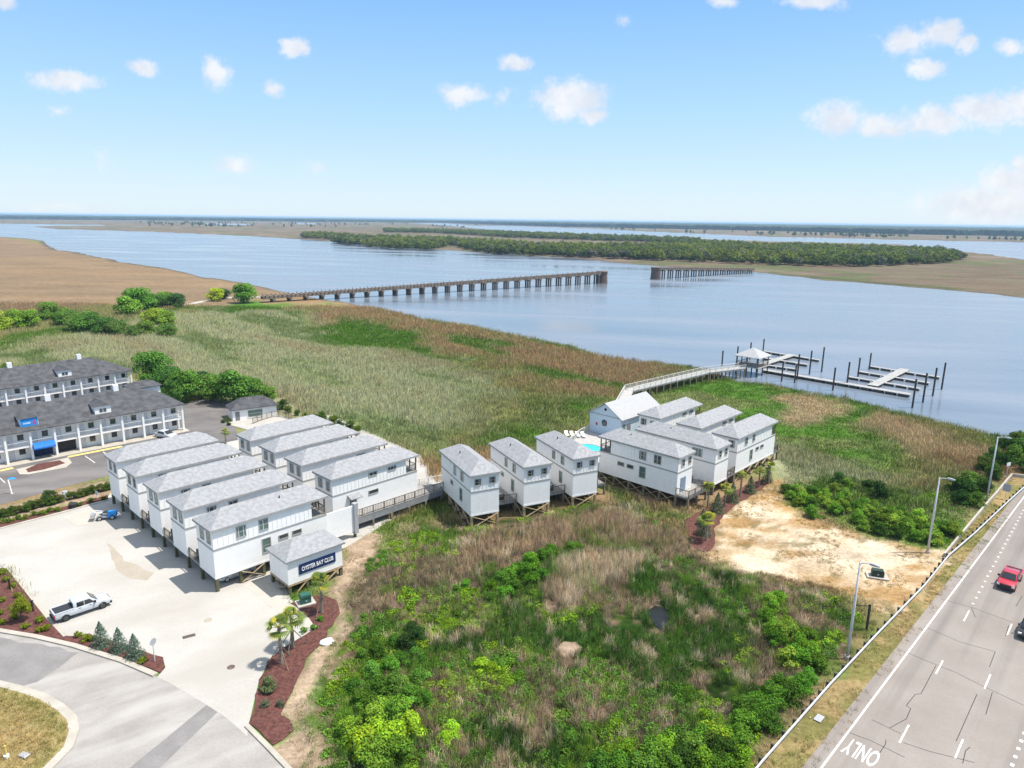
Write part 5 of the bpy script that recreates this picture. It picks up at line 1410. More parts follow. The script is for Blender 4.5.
MB().box(-.09,.09,-.09,.09,0,3.0).build('post', M['dark'], r); MB().bar((0,0,2.85),(-1.3,.5,2.85),.08,.08).build('arm', M['dark'], r)
p = at(819, 719); r = thing('sign_plate', 'grey metal plate lying on the grass verge beside the guardrail', 'plate', (p[0], p[1], .05), rd)
MB().box(-.5,.5,-.3,.3,.02,.06).build('plate', M['grey'], r)
def path_light(px_, label):
    p = at(*px_); r = thing('path_light', label, 'path light', (p[0], p[1], .08), 0, 'dark bollard lights in the mulch bed')
    MB().box(-.07,.07,-.07,.07,0,1.15).build('bollard', M['dark'], r); MB().box(-.10,.10,-.10,.10,1.15,1.3).build('cap', M['dark'], r)
path_light((10.5,590), 'black bollard light at the upper end of the mulch bed near the lot edge')
path_light((33.5,612), 'black bollard light in the mulch bed next to the pickup truck')
def disc(name, px_, rad, mat, label, cat):
    p = at(*px_); o = MB().cyl((0,0,0), rad, .02, 20).build(name, M[mat]); o.location = (p[0], p[1], .037)
    tag(o, label, cat); return o
disc('manhole_cover', (231,667.5), .36, 'mud', 'rusty round manhole cover on the concrete near the palms', 'manhole cover')
disc('manhole_cover', (208,620.5), .42, 'stain', 'sandy round utility cover on the concrete below the end house', 'manhole cover')
p = at(189,636.5); r = thing('drain_grate', 'rusty rectangular drain grate set in the concrete lot', 'drain grate', (p[0], p[1], .038), R_(30))
MB().box(-.6,.6,-.27,.27,0,.012).build('frame', M['rail'], r); g = MB()
for i in range(9): g.box(-.54+i*.125,-.48+i*.125,-.22,.22,.012,.03)
g.build('grate_bars', M['mud'], r)
p = at(327,643); r = thing('canvas_sack', 'white lumpy sack lying on the bare ground beside the red mulch', 'sack', (p[0], p[1], 0), R_(20))
bm = bmesh.new(); bmesh.ops.create_icosphere(bm, subdivisions=3, radius=1)
for v in bm.verts:
    n = fbm(np.array([v.co.x*1.7+9]), np.array([v.co.y*1.7+v.co.z*2+4]), 3, 3)[0]; v.co *= .7+.6*n; v.co.x *= .72; v.co.y *= .55; v.co.z = max(-.02, v.co.z*.3+.1)
me = bpy.data.meshes.new('sack'); bm.to_mesh(me); bm.free(); me.materials.append(M['white']); o = bpy.data.objects.new('sack', me); COL.objects.link(o); adopt(o, r)
p = at(24.5,757); r = thing('valve_box', 'blue-grey plastic valve box lying in the dry lawn', 'valve box', (p[0], p[1], .14), R_(-20))
MB().loft([[(-.42*k,-.26*k,z),(.42*k,-.26*k,z),(.42*k,.26*k,z),(-.42*k,.26*k,z)] for k, z in ((1,0),(1,.08),(.85,.13))]).build('lid', M['grey'], r); MB().box(-.5,.5,-.33,.33,-.03,.02).build('rim', M['dark'], r)
p = at(7,759); r = thing('hydrant_marker', 'short yellow and white marker post standing in the dry lawn', 'marker', (p[0], p[1], .14), 0)
MB().cyl((0,0,.25),.07,.85,10).build('post', M['yellow'], r); MB().cyl((0,0,0),.2,.25,10).build('base', M['white'], r)
# small blue machine and junk at the end of the lot
def loader():
    p = at(107,519); r = thing('utility_cart', 'small blue and white work machine parked by the first stilt house', 'machine', (p[0], p[1], .04), R_(20))
    MB().box(.2,1.3,-.5,.5,.35,1.0).build('engine_cover', M['signblue'], r); MB().box(-1.2,.2,-.45,.45,.35,.55).build('chassis', M['grey'], r)
    MB().bar((.1,.3,.9),(-1.5,.3,1.3),.12,.12).build('boom', M['white'], r); MB().bar((.1,-.3,.9),(-1.5,-.3,1.3),.12,.12).build('boom', M['white'], r)
    MB().box(-1.9,-1.4,-.6,.6,.5,1.0).build('bucket', M['silver'], r); MB().box(-.5,.2,-.4,.4,1.0,1.08).build('seat', M['dark'], r)
    for x in (-.8,.8):
        for y in (-.5,.5): wheel(r, x, y, .32, .25, 'silver')
loader()
p = at(74,508); r = thing('planter_tub', 'dark tub standing in the mulch strip near the hedge', 'tub', (p[0], p[1], .08), 0)
MB().tube([(0,0,0),(0,0,.6)],[.4,.55],12).build('tub', M['dark'], r); MB().cyl((0,0,.6),.58,.05,12).build('rim', M['dark'], r)
p = at(65.5,497.5); r = thing('white_barrel', 'white drum standing at the gap in the hedge', 'barrel', (p[0], p[1], 0), 0)
MB().tube([(0,0,0),(0,0,.3),(0,0,.7),(0,0,1.0)],[.36,.40,.40,.36],14).build('drum', M['white'], r); MB().cyl((0,0,1.0),.37,.03,14).build('lid', M['grey'], r)
p = at(97.5,498.5); r = thing('sign_post', 'small pale blue sign on a post in the mulch strip by the first stilt house', 'sign', (p[0], p[1], 0), R_(-30))
MB().box(-.04,.04,-.04,.04,0,.9).build('post', M['white'], r); MB().box(-.3,.3,-.07,-.04,.6,1.2).build('sign_plate', M['lightblue'], r)
p = at(12,494); r = thing('lamp_post', 'pale leaning parking bollard at the end of the hedge', 'bollard', (p[0], p[1], 0), 0)
MB().bar((0,0,0),(-.5,.3,2.2),.14,.14).build('post', M['white'], r); MB().box(-.2,.2,-.2,.2,0,.08).build('base', M['concrete'], r)
# litter caught along the guardrail
lt = MB()
for i in range(70):
    s = rng.uniform(2, 46); t = rng.uniform(-7.2, -5.8) if rng.random() < .7 else rng.uniform(-5, -2)
    q = road_pt(s, t); a = rng.uniform(0, 3.1); k = rng.uniform(.025, .075)
    lt.bar((q[0]-math.cos(a)*k, q[1]-math.sin(a)*k, .08), (q[0]+math.cos(a)*k, q[1]+math.sin(a)*k, .12), k*1.3, .05)
tag(lt.build('litter', M['concrete']), kind='stuff')

# ================================================================ PLANTS
def leafmesh(name, pos, nrm, size, var, mat=None, aspect=1.0, extra=None):
    """one mesh of many small leaf faces (numpy)"""
    n = len(pos); nrm = nrm/np.linalg.norm(nrm, axis=1, keepdims=True)
    ref = rng.normal(size=(n, 3)); a = np.cross(nrm, ref); a /= np.linalg.norm(a, axis=1, keepdims=True); b = np.cross(nrm, a)
    s = size[:, None]/2
    V = np.stack([pos-a*s, pos-b*s*aspect*.8+nrm*s*.15, pos+a*s, pos+b*s*aspect*.8+nrm*s*.15], 1).reshape(-1, 3)
    me = bpy.data.meshes.new(name)
    nv = len(V); me.vertices.add(nv); me.vertices.foreach_set('co', V.ravel())
    me.loops.add(nv); me.loops.foreach_set('vertex_index', np.arange(nv, dtype=np.int32))
    me.polygons.add(n); me.polygons.foreach_set('loop_start', np.arange(0, nv, 4, dtype=np.int32))
    me.update(calc_edges=True)
    ca = me.color_attributes.new('leafvar', 'FLOAT_COLOR', 'POINT')
    c = np.repeat(np.concatenate([var, np.ones((n, 1))], 1), 4, axis=0); ca.data.foreach_set('color', c.ravel())
    me.materials.append(mat or M['leaf'])
    return me
def unit(n): v = rng.normal(size=(n, 3)); return v/np.linalg.norm(v, axis=1, keepdims=True)
def lobes_cloud(centres, radii, n, flat=1.0, inner=.55):
    """leaf positions in the shells of overlapping lobes"""
    w = np.array(radii)**2; k = rng.choice(len(radii), n, p=w/w.sum())
    d = unit(n); d[:, 2] = np.where(rng.random(n) < .6, np.abs(d[:, 2]), d[:, 2])
    rr = np.array(radii)[k]*(inner+(1.08-inner)*rng.random(n)**.6)
    pos = np.array(centres)[k]+d*rr[:, None]*np.array([1, 1, flat])
    return pos, d+unit(n)*.7+np.array([0, 0, .35]), k
def leafvar(n, k=None, amt=.42, hue=.14):
    v = rng.uniform(1-amt, 1+amt, n)
    if k is not None: v *= rng.uniform(.75, 1.25, k.max()+1)[k]
    h = rng.uniform(-hue, hue, n)
    return np.stack([v*(1+h*1.4), v, v*(1-h)], 1)
def crown_mesh(name, R=3.0, H=3.0, base=1.2, lobes=14, n=1500, leaf=.35, flat=.8, seed=0):
    C, Rd = [], []
    for i in range(lobes):
        t = rng.uniform(0, 2*math.pi); f = rng.random()**.6; z = rng.random()
        rad = R*(1-.55*abs(z-.35))*f*.75
        C.append((math.cos(t)*rad, math.sin(t)*rad, base+H*z*.85)); Rd.append(R*rng.uniform(.25, .45))
    pos, nr, k = lobes_cloud(C, Rd, n, flat)
    return leafmesh(name, pos, nr, rng.uniform(.6, 1.3, n)*leaf, leafvar(n, k)), C
def trunk_mb(C, h, r, spread=.8):
    mb = MB()
    mb.tube([(0,0,-.3),(.05*h*.2,0,h*.4),(.1,.05,h*.75)], [r*1.25, r, r*.7], 8)
    for c in C[:5]: mb.tube([(.06,.03,h*.55),(c[0]*.5,c[1]*.5,(h*.6+c[2])/2+.1),(c[0]*.85,c[1]*.85,c[2])], [r*.55,r*.35,r*.15], 6)
    return mb
class Plant:
    """a kind of plant: a stem mesh and a crown mesh shared by all its copies"""
    def __init__(s, kind, cat, crown, stem, parts=('crown', 'trunk')): s.kind, s.cat, s.crown, s.stem, s.parts = kind, cat, crown, stem, parts
    def place(s, p, label, scale=1.0, col=(.06,.12,.02), group=None, rz=None, sz=None, z=0):
        r = thing(s.kind, label, s.cat, (p[0], p[1], z), rng.uniform(0, 6.28) if rz is None else rz, group)
        r.scale = (scale, scale, scale if sz is None else sz)
        c = bpy.data.objects.new(s.parts[0], s.crown); COL.objects.link(c); adopt(c, r); c.color = (*col, 1)
        if s.stem:
            t = bpy.data.objects.new(s.parts[1], s.stem); COL.objects.link(t); adopt(t, r)
        return r
# ---- kinds
TREES = []
for i in range(3):
    me, C = crown_mesh('crown', 3.0, 3.6, 1.9, 18, 5500, .25, .8)
    TREES.append(Plant('tree', 'tree', me, trunk_mb(C, 3.4, .2).mesh('trunk', M['bark'], True)))
BUSH = []
for i in range(4):
    me, C = crown_mesh('foliage', 1.25, 1.3, .25, 15, 2400, .135, .8)
    st = MB()
    for c in C[:7]: st.tube([(0,0,-.3),(c[0]*.4,c[1]*.4,c[2]*.6),(c[0],c[1],c[2])], [.05,.035,.015], 5)
    BUSH.append(Plant('shrub', 'shrub', me, st.mesh('stems', M['bark']), ('foliage', 'stems')))
SMALL = []
for i in range(2):
    me, C = crown_mesh('foliage', .55, .42, .08, 9, 320, .13, .75)
    st = MB()
    for c in C[:5]: st.tube([(0,0,-.1),(c[0],c[1],c[2])], [.025,.01], 5)
    SMALL.append(Plant('low_shrub', 'shrub', me, st.mesh('stems', M['bark']), ('foliage', 'stems')))
def conifer_mesh(h=2.4, r=.95, n=1700):
    z = rng.random(n)**1.5; ang = rng.uniform(0, 6.28, n); rad = r*(1-z)**.85*(rng.uniform(.5, 1.06, n))*(1+.14*np.sin(z*38+ang*2))
    pos = np.stack([np.cos(ang)*rad, np.sin(ang)*rad, .12+z*h], 1); nr = np.stack([np.cos(ang), np.sin(ang), np.full(n, .5)], 1)+unit(n)*.6
    return leafmesh('foliage', pos, nr, rng.uniform(.6,1.3,n)*.15, leafvar(n, None, .35, .06), aspect=.6)
CONIFER = Plant('conifer', 'conifer', conifer_mesh(), MB().tube([(0,0,-.2),(0,0,1.6)], [.09,.03], 6).mesh('trunk', M['bark']), ('foliage', 'trunk'))
def palm_kind(h, seed):
    P_, Nn, S_, Vv = [], [], [], []
    mb = MB(); b0 = 0; cv = []
    for k in range(26):
        az = k*2.4+rng.uniform(-.2,.2); el = rng.uniform(-.5, 1.25); L = rng.uniform(.8, 1.15)
        d = np.array([math.cos(az)*math.cos(el), math.sin(az)*math.cos(el), math.sin(el)])
        base = np.array([0,0,h]); mid = base+d*L*.55; side = np.cross(d, [0,0,1]); side /= np.linalg.norm(side); upv = np.cross(side, d)
        # stalk then a fan of drooping blades
        mb.bar(tuple(base), tuple(mid), .03, .02)
        cv += [(.9,1,.7)]*8
        sh = rng.uniform(.7,1.3); dry = rng.random() < .16
        for f in np.linspace(-1.15, 1.15, 9):
            dd = d*math.cos(f)+side*math.sin(f); tip = mid+dd*L*.72-np.array([0,0,.20*L])+upv*.03; m_ = mid+dd*L*.40+upv*.04
            wv = np.cross(dd, upv)*.055
            mb.add([tuple(mid), tuple(m_-wv), tuple(tip), tuple(m_+wv)], [(0,1,2,3)])
            cv += [((2.6,1.7,1.0) if dry else (sh*1.0, sh, sh))]*4
    me = mb.mesh('fronds', M['leaf'])
    ca = me.color_attributes.new('leafvar', 'FLOAT_COLOR', 'POINT'); ca.data.foreach_set('color', np.concatenate([np.array(cv), np.ones((len(cv),1))],1).ravel())
    st = MB(); n = 9
    st.tube([(0,0,-.2)]+[(0,0,h*i/n) for i in range(1,n+1)], [.20]+[.155+.02*(i%2)-.003*i for i in range(1,n+1)], 9)
    return Plant('palm_tree', 'palm', me, st.mesh('trunk', M['palmbark']), ('fronds', 'trunk'))
PALMS = [palm_kind(3.6, 1), palm_kind(2.9, 2)]

G_ = lambda r, g, b: (r, g, b)
LIME, MIDG, DARKG, OLIVE, BLUEG = (.24,.38,.025), (.085,.19,.022), (.035,.08,.018), (.10,.15,.03), (.11,.17,.12)
def pal(x, y, label, k=0, s=1.0, stakes=True, group=None):
    p = at(x, y); r = PALMS[k].place(p, label, s, (.16,.22,.05), group)
    if stakes:
        for i in range(3):
            a = i*2.1+.5; MB().bar((math.cos(a)*1.3, math.sin(a)*1.3, 0), (math.cos(a)*.15, math.sin(a)*.15, 1.7), .06, .06).build('stake', M['wood'], r)
    return r
pal(281.5,664.5,'staked palm with yellowing fronds standing nearest the concrete lot', 0, 1.12)
pal(293,648,'staked palm just behind the palm nearest the lot', 1, 1.15)
pal(322,613,'slim palm in front of the navy lettered sign beside the green cabinet', 0, 1.05)
GP = 'palms in the curved mulch bed below the far houses'
for i, (x, y, s) in enumerate([(768.5,484,.85),(758.5,487,.9),(740,497,.95),(724.5,506,.95),(707.5,507,.9),(706,541,1.1)]):
    pal(x, y, ['palm at the marsh end of the curved mulch bed under the far right house','second palm from the marsh end of the curved mulch bed','third palm from the marsh end of the curved mulch bed, under the long sunlit wall',
               'palm in the curved mulch bed before the gap between two houses','palm in the curved mulch bed close to the front deck corner','largest palm, at the wide lower end of the curved mulch bed'][i], i % 2, s, False, GP)
for i, (x, y, s) in enumerate([(102,646.5,1.1),(120,651.5,1.05),(135.5,658,1.05)]):
    CONIFER.place(at(x, y), ['blue-green conical conifer nearest the pickup truck','middle one of the three blue-green conifers in the front bed','blue-green conifer nearest the sign post at the tip of the bed'][i], s, BLUEG, 'three conifers in the front bed')
GCN = 'conifers in the curved mulch bed below the far houses'
for i, (x, y, s) in enumerate([(767,482,1.15),(750,493,1.15),(732,502,1.25),(717,512.5,1.25),(703.5,535,1.3),(702.5,525,1.0)]):
    CONIFER.place(at(x, y), ['dark conifer at the marsh end of the curved mulch bed','dark conifer second from the marsh end of the curved mulch bed','dark conifer in the middle of the curved mulch bed','dark conifer beside the front deck corner in the curved mulch bed',
                             'dark conifer beside the largest palm at the lower end of the bed','small dark conifer behind the largest palm in the bed'][i], s, (.11,.15,.08), GCN)
BUSH[0].place(at(271.5,690), 'round grey-green spiky shrub in the red mulch below the palms', .85, (.13,.16,.07))
for i, (x, y) in enumerate([(303,632.5),(314,630),(320.5,620.5)]):
    SMALL[0].place(at(x, y), ['low green shrub at the corner of the concrete path','low green shrub in the mulch beside the concrete path edge','low green shrub at the foot of the slim palm'][i], 1.0, MIDG)
for i, (x, y, s) in enumerate([(265,706,.6),(281,706,.55)]):
    BUSH[i].place(at(x, y), ['wispy pale sapling in the mulch beside the lot edge','wispy pale sapling in the mulch by the sandy ground'][i], s*.7, (.13,.15,.09), 'thin saplings in the red mulch')
GF = 'low yellow-green shrubs in the front mulch bed'
for i, (x, y, s) in enumerate([(4,574,1.2),(6,582,1.1),(14,588,1.1),(18,598,1.1),(4,602,1.0),(14,619,1.1),(27,629,1.0),(30,609,1.1),(41,622,1.2),(47,631,1.2),(39,633,1.0),(1,615,1.0),(3,625,1.0),(78,637.5,1.0),(85,641.5,1.2),(93,641,1.0),(144,663,1.1),(-8,590,1.1),(-8,612,1.1)]):
    SMALL[i % 2].place(at(x, y), 'low yellow-green shrub in the front mulch bed', s, (.15,.19,.015), GF, z=.08)
SAP = TREES[0].place(at(22,622), 'slender yellow-green young tree in the front mulch bed', .36, (.19,.23,.02), sz=.5)
GM = 'low green shrubs along the mulch strip by the lot'
for i, x in enumerate([2,10,18,25,33,42,50,57,72,80,90,105]):
    SMALL[i % 2].place(at(x, 523.5-x*.235+(i % 2)*1.5), 'low green shrub in the mulch strip between hedge and lot', 1.25, (.10,.15,.02), GM)
GH = 'clipped hedge shrubs along the motel car park'
for i in range(17):
    x = -2+i*6.8
    if 60 < x < 67: continue
    BUSH[i % 4].place(at(x, 518-x*.265), 'dense hedge shrub between motel car park and mulch strip', .78, (.07,.12,.02) if i % 3 else (.10,.13,.03), GH)
BUSH[1].place(at(51,503), 'large round dark shrub standing in the hedge by its gap', 1.15, (.04,.09,.02))
for i, (x, y) in enumerate([(224,423),(229,425.5)]): SMALL[i].place(at(x, y), 'low dark shrub beside the small white pool building', 1.3, DARKG, 'low shrubs beside the small pool building')
pal(226,444,'small bright palm in the gap between the two house rows', 1, .8, False)

# trees behind the motel
TT = [(158,385,1.3,'large bright green tree behind the rear motel corner',(.055,.125,.02)),(174,395,1.1,'dark green tree beside the large bright one behind the motel',(.04,.095,.02)),(184,402,1.12,'rounded green tree at the end of the motel lane',(.06,.13,.02)),
      (208,397,.85,'small green tree among the row behind the motel',(.07,.13,.025)),(201,390,.75,'dark tree at the back of the row behind the motel',(.025,.06,.02)),(235,404,1.2,'broad green tree beside the small pool building',(.055,.12,.02)),
      (222,402,.9,'green tree leaning over the end of the motel lane',(.06,.12,.02)),(252,405,1.0,'round green tree right behind the small pool building',(.06,.125,.02)),(268,405,.62,'small bright green tree at the marsh side of the pool building',(.09,.16,.025)),(178,404,.85,'dense green tree directly behind the low motel wing',(.05,.11,.02))]
for i, (x, y, s, l, c) in enumerate(TT): TREES[i % 3].place(at(x, y), l, s*1.5, tuple(k*1.75 for k in c), 'trees behind the motel', z=-1.7*s)
GS = 'shrubs along the marsh edge behind the house row'
for i, (x, y, s) in enumerate([(276,411,1.2),(288,413,.9),(283,409,1.3),(297,415,.8),(306,418,.8),(315,421,.9),(322,420,1.1),(333,424,1.2),(341,427,1.0),(350,430,1.1),(358,434,1.0),(326,424,.8)]):
    BUSH[i % 4].place(at(x, y), 'green shrub along the marsh edge behind the second house row', s, [(.07,.13,.02),(.10,.15,.02),(.05,.10,.02)][i % 3], GS)
BUSH[2].place(at(7,372), 'small bright green shrub behind the ridge of the rear motel', 1.5, (.10,.19,.02))
# trees by the far marsh road
FT = [(-8,332,1.25,(.14,.20,.02)),(18,327,1.15,(.09,.16,.02)),(28,329,1.1,(.10,.18,.02)),(53,321,1.2,(.07,.13,.02)),(78,331,1.1,(.06,.11,.02)),(92,333,1.2,(.05,.11,.02)),(108,335,1.0,(.04,.085,.02)),(118,336,.95,(.05,.09,.02)),
      (128,316,1.35,(.09,.17,.02)),(142,310,1.6,(.06,.14,.02)),(155,309,1.25,(.05,.11,.02)),(168,307,1.15,(.08,.14,.02)),(177,308,1.05,(.03,.07,.02)),(155,326,1.2,(.13,.18,.02)),(168,327,1.0,(.10,.16,.02)),(148,335,.8,(.07,.12,.02)),(168,337,.85,(.06,.11,.02)),(135,338,.7,(.05,.09,.02)),
      (217,301,1.0,(.20,.25,.02)),(223,299,.95,(.04,.07,.025)),(243,303,1.55,(.07,.15,.02)),(62,326,.9,(.06,.12,.02)),(72,325,1.0,(.05,.10,.02))]
FL = ['yellow-green tree at the edge of view beside the far marsh road','green tree left of the pale track by the far marsh','bright green tree beside the pale track','open-crowned green tree standing alone on the tan marsh edge','green tree at the start of the roadside thicket','dense green tree in the roadside thicket','dark low tree in the roadside thicket','dark low tree at the thicket end near the yellow patch',
      'bright green tree before the tallest tree of the marsh road','tallest green tree beside the far marsh road','darker green tree right of the tallest one','light green tree beside the far marsh road bend','small dark tree at the far marsh road bend','yellow-green tree in front of the bend','green tree beside the yellow-green one before the bend','low green tree under the thicket','low green tree at the thicket tip','dark low tree between thicket and reeds',
      'yellow tree beside the parked red car on the marsh road','slim dark tree behind the yellow one','large round green tree at the landward end of the trestle','small green tree behind the thicket','small dark green tree behind the thicket on the tan marsh']
for i, ((x, y, s, c), l) in enumerate(zip(FT, FL)): TREES[i % 3].place(at(x, y), l, s*1.7, tuple(k*1.9 for k in c), 'trees along the far marsh road', sz=s*1.6, z=-2.6*s)
ribbon('marsh_road', px([(-60,345),(0,331),(30,326),(60,320),(100,317),(140,318),(180,306),(205,301),(235,297),(262,297)]), -2.0, 2.0, -.05, .06, M['concrete'])

# shrubs of the near wetland, one by one
def clump(pts, labels, group, cols, dz=-.3):
    for i, (x, y, s) in enumerate(pts):
        c = cols[i % len(cols)]; v_ = rng.uniform(.8, 1.45); c = tuple(k*v_*rng.uniform(.92, 1.08) for k in c)
        BUSH[int(rng.integers(0, 4))].place(at(x, y), labels if isinstance(labels, str) else labels[i], s, c, group, z=dz)
clump([(360,752,1.5),(372,762,1.5),(352,735,1.1),(386,742,1.5),(398,722,1.6),(380,722,1.3),(410,735,1.2),(395,760,1.3)], 'bright lime-green bushy shrub in the near corner of the wetland', 'lime shrubs in the near corner of the wetland', [LIME, (.13,.25,.025), (.18,.29,.03)])
clump([(362,706,1.1),(378,695,1.2),(395,690,1.2),(410,700,1.1),(355,690,.9),(370,676,1.0),(388,672,1.1),(400,665,1.0),(420,682,1.0),(365,660,.9),(380,655,1.0),(395,645,.9),(425,705,.9),(415,660,.9)],
      'mid-green leafy shrub in the thicket at the left of the wetland', 'mid-green shrubs at the left of the wetland', [MIDG, (.065,.15,.02), (.10,.21,.03)])
clump([(408,648,1.1),(417,640,1.0),(412,632,.9)], 'dark green shrub among brown reeds left of the wetland middle', 'dark shrubs left of the wetland middle', [(.035,.075,.02)])
clump([(490,592,1.1),(500,586,1.2),(512,580,1.2),(522,573,1.2),(533,566,1.3),(545,561,1.2),(505,598,1.0),(518,592,1.1),(530,585,1.1),(542,578,1.0),(552,555,1.0),(570,551,.9),(578,549,.8),(488,600,.9),(465,585,.7),(458,592,.7)],
      'bright green shrub in the band across the upper wetland', 'shrubs in the band across the upper wetland', [(.09,.21,.02), (.075,.17,.02)])
clump([(450,735,.9),(447,742,.8),(480,668,.8),(492,672,.8)], 'single lime-green shrub amid dark grass in the near wetland', 'single lime shrubs in the near wetland', [LIME])
clump([(770,632,1.2),(775,645,1.2),(785,640,1.3),(795,650,1.3),(800,662,1.3),(788,662,1.2),(808,655,1.1),(775,612,1.0),(768,605,1.0),(778,602,1.0),(815,668,1.1),(790,630,1.0),(805,640,1.0),(765,622,1.0)],
      'bright green shrub in the upper thicket beside the nearest street lamp', 'shrubs in the upper thicket by the nearest street lamp', [(.12,.24,.02), (.09,.19,.02), (.16,.25,.03)])
clump([(800,690,1.1),(790,700,1.2),(778,705,1.2),(765,712,1.2),(780,690,1.1),(768,698,1.1),(755,705,1.1),(745,715,1.2),(757,722,1.2),(770,728,1.1),(742,730,1.2),(805,680,1.0)],
      'green shrub in the thicket beside the litter strip of the guardrail', 'shrubs beside the litter strip of the guardrail', [(.085,.20,.02), (.07,.16,.02)])
clump([(722,742,1.2),(735,748,1.3),(712,752,1.2),(725,762,1.3),(740,765,1.2),(700,740,1.1),(690,752,1.1),(673,742,1.2),(668,755,1.2),(650,750,1.0),(655,762,1.2),(683,766,1.3),(630,758,1.1),(615,770,1.2),(640,775,1.2),(600,772,1.2),(700,772,1.3),(720,780,1.3),(670,775,1.2)],
      'lime and green shrub along the near edge of the wetland', 'shrubs along the near edge of the wetland', [(.15,.27,.02), (.08,.18,.02), (.12,.23,.03), (.06,.13,.02)])
clump([(800,503,1.0),(812,509,1.1),(822,505,1.0),(835,515,1.1),(845,510,1.1),(848,488,1.0),(855,522,1.2),(868,515,1.2),(880,525,1.2),(893,520,1.2),(878,535,1.1),(905,530,1.2),(915,540,1.0),(895,538,1.1),(865,530,.9),(790,500,.9),(785,493,.9)],
      'green shrub between the sand clearing and the marsh', 'shrubs between the sand clearing and the marsh', [(.11,.22,.025), (.06,.13,.02), (.15,.25,.03)], 0)
clump([(int(a), int(b), s_) for a, b, s_ in zip(*(lambda q: (q[:,0], q[:,1], rng.uniform(.75, 1.25, len(q))))(np.array([(795+t*150+rng.normal(0,8), 497+t*42+rng.normal(0,7)) for t in np.linspace(0,1,46)])))],
      'bright green shrub in the dense belt along the marsh side of the sand clearing', 'shrubs in the dense belt by the sand clearing', [(.15,.28,.03), (.085,.18,.022), (.19,.29,.035)], 0)
clump([(840,486,1.4),(878,498,1.6),(866,490,1.1)], 'dark round shrub rising from the marsh behind the sand clearing', 'dark round shrubs behind the sand clearing', [(.035,.08,.018)], 0)
clump([(955,492,1.7),(965,498,1.7),(972,490,1.8),(982,492,1.6),(958,505,1.4),(975,506,1.4),(990,478,1.6),(1000,470,1.9),(1010,462,2.0),(1020,456,2.0),(1005,452,1.8),(1018,447,1.9),(1030,462,2.0),(995,462,1.7),(985,472,1.6),(1025,472,1.8)],
      'tall dark shrub in the thicket around the far street lamps', 'tall dark shrubs around the far street lamps', [(.05,.11,.02), (.04,.09,.02), (.08,.15,.025)], 0)

# ================================================================ REEDS AND GRASS (uncountable)
def blades(name, n, h, spread, width, lean, tipcol=(1.25,1.15,.95), seed=0, heads=False):
    V, Fc, Cc = [], [], []
    for i in range(n):
        a = rng.uniform(0, 6.28); r = spread*math.sqrt(rng.random()); bx, by = math.cos(a)*r, math.sin(a)*r
        hh = h*rng.uniform(.55, 1.1); la = rng.uniform(0, 6.28); l = lean*hh*rng.random(); wx = rng.uniform(0, 3.14); w = width*rng.uniform(.6, 1.3)
        dx, dy = math.cos(wx)*w/2, math.sin(wx)*w/2; lx, ly = math.cos(la)*l, math.sin(la)*l
        b = len(V)
        V += [(bx-dx,by-dy,0),(bx+dx,by+dy,0),(bx+lx*.35+dx*.9,by+ly*.35+dy*.9,hh*.6),(bx+lx*.35-dx*.9,by+ly*.35-dy*.9,hh*.6),(bx+lx+dx*.25,by+ly+dy*.25,hh*(1-.12*lean)),(bx+lx-dx*.25,by+ly-dy*.25,hh*(1-.12*lean))]
        Fc += [(b,b+1,b+2,b+3),(b+3,b+2,b+4,b+5)]
        s = rng.uniform(.75, 1.25); Cc += [(s,s,s)]*4+[tuple(s*k for k in tipcol)]*2
    me = bpy.data.meshes.new(name); me.from_pydata(V, [], Fc)
    ca = me.color_attributes.new('leafvar', 'FLOAT_COLOR', 'POINT'); ca.data.foreach_set('color', np.concatenate([np.array(Cc), np.ones((len(Cc),1))],1).ravel())
    me.materials.append(M['blade']); return bpy.data.objects.new(name, me)
def leafclump(name, R, n, leaf):
    pos, nr, k = lobes_cloud([(rng.uniform(-R,R)*.6, rng.uniform(-R,R)*.6, R*.35) for _ in range(5)], [R*.5]*5, n, .8, .3)
    me = leafmesh(name, pos, nr, rng.uniform(.6,1.3,n)*leaf, leafvar(n, k), M['blade']); return bpy.data.objects.new(name, me)
def canopy(name, R, H, n, leaf):
    C, Rd = [], []
    for i in range(9):
        t = rng.uniform(0, 6.28); f = rng.random()**.6; z = rng.random(); C.append((math.cos(t)*R*f*.7, math.sin(t)*R*f*.7, H*(.25+.6*z))); Rd.append(R*rng.uniform(.3,.5))
    pos, nr, k = lobes_cloud(C, Rd, n, .9, .6); me = leafmesh(name, pos, nr, rng.uniform(.6,1.3,n)*leaf, leafvar(n, k, .3, .1), M['blade']); return bpy.data.objects.new(name, me)
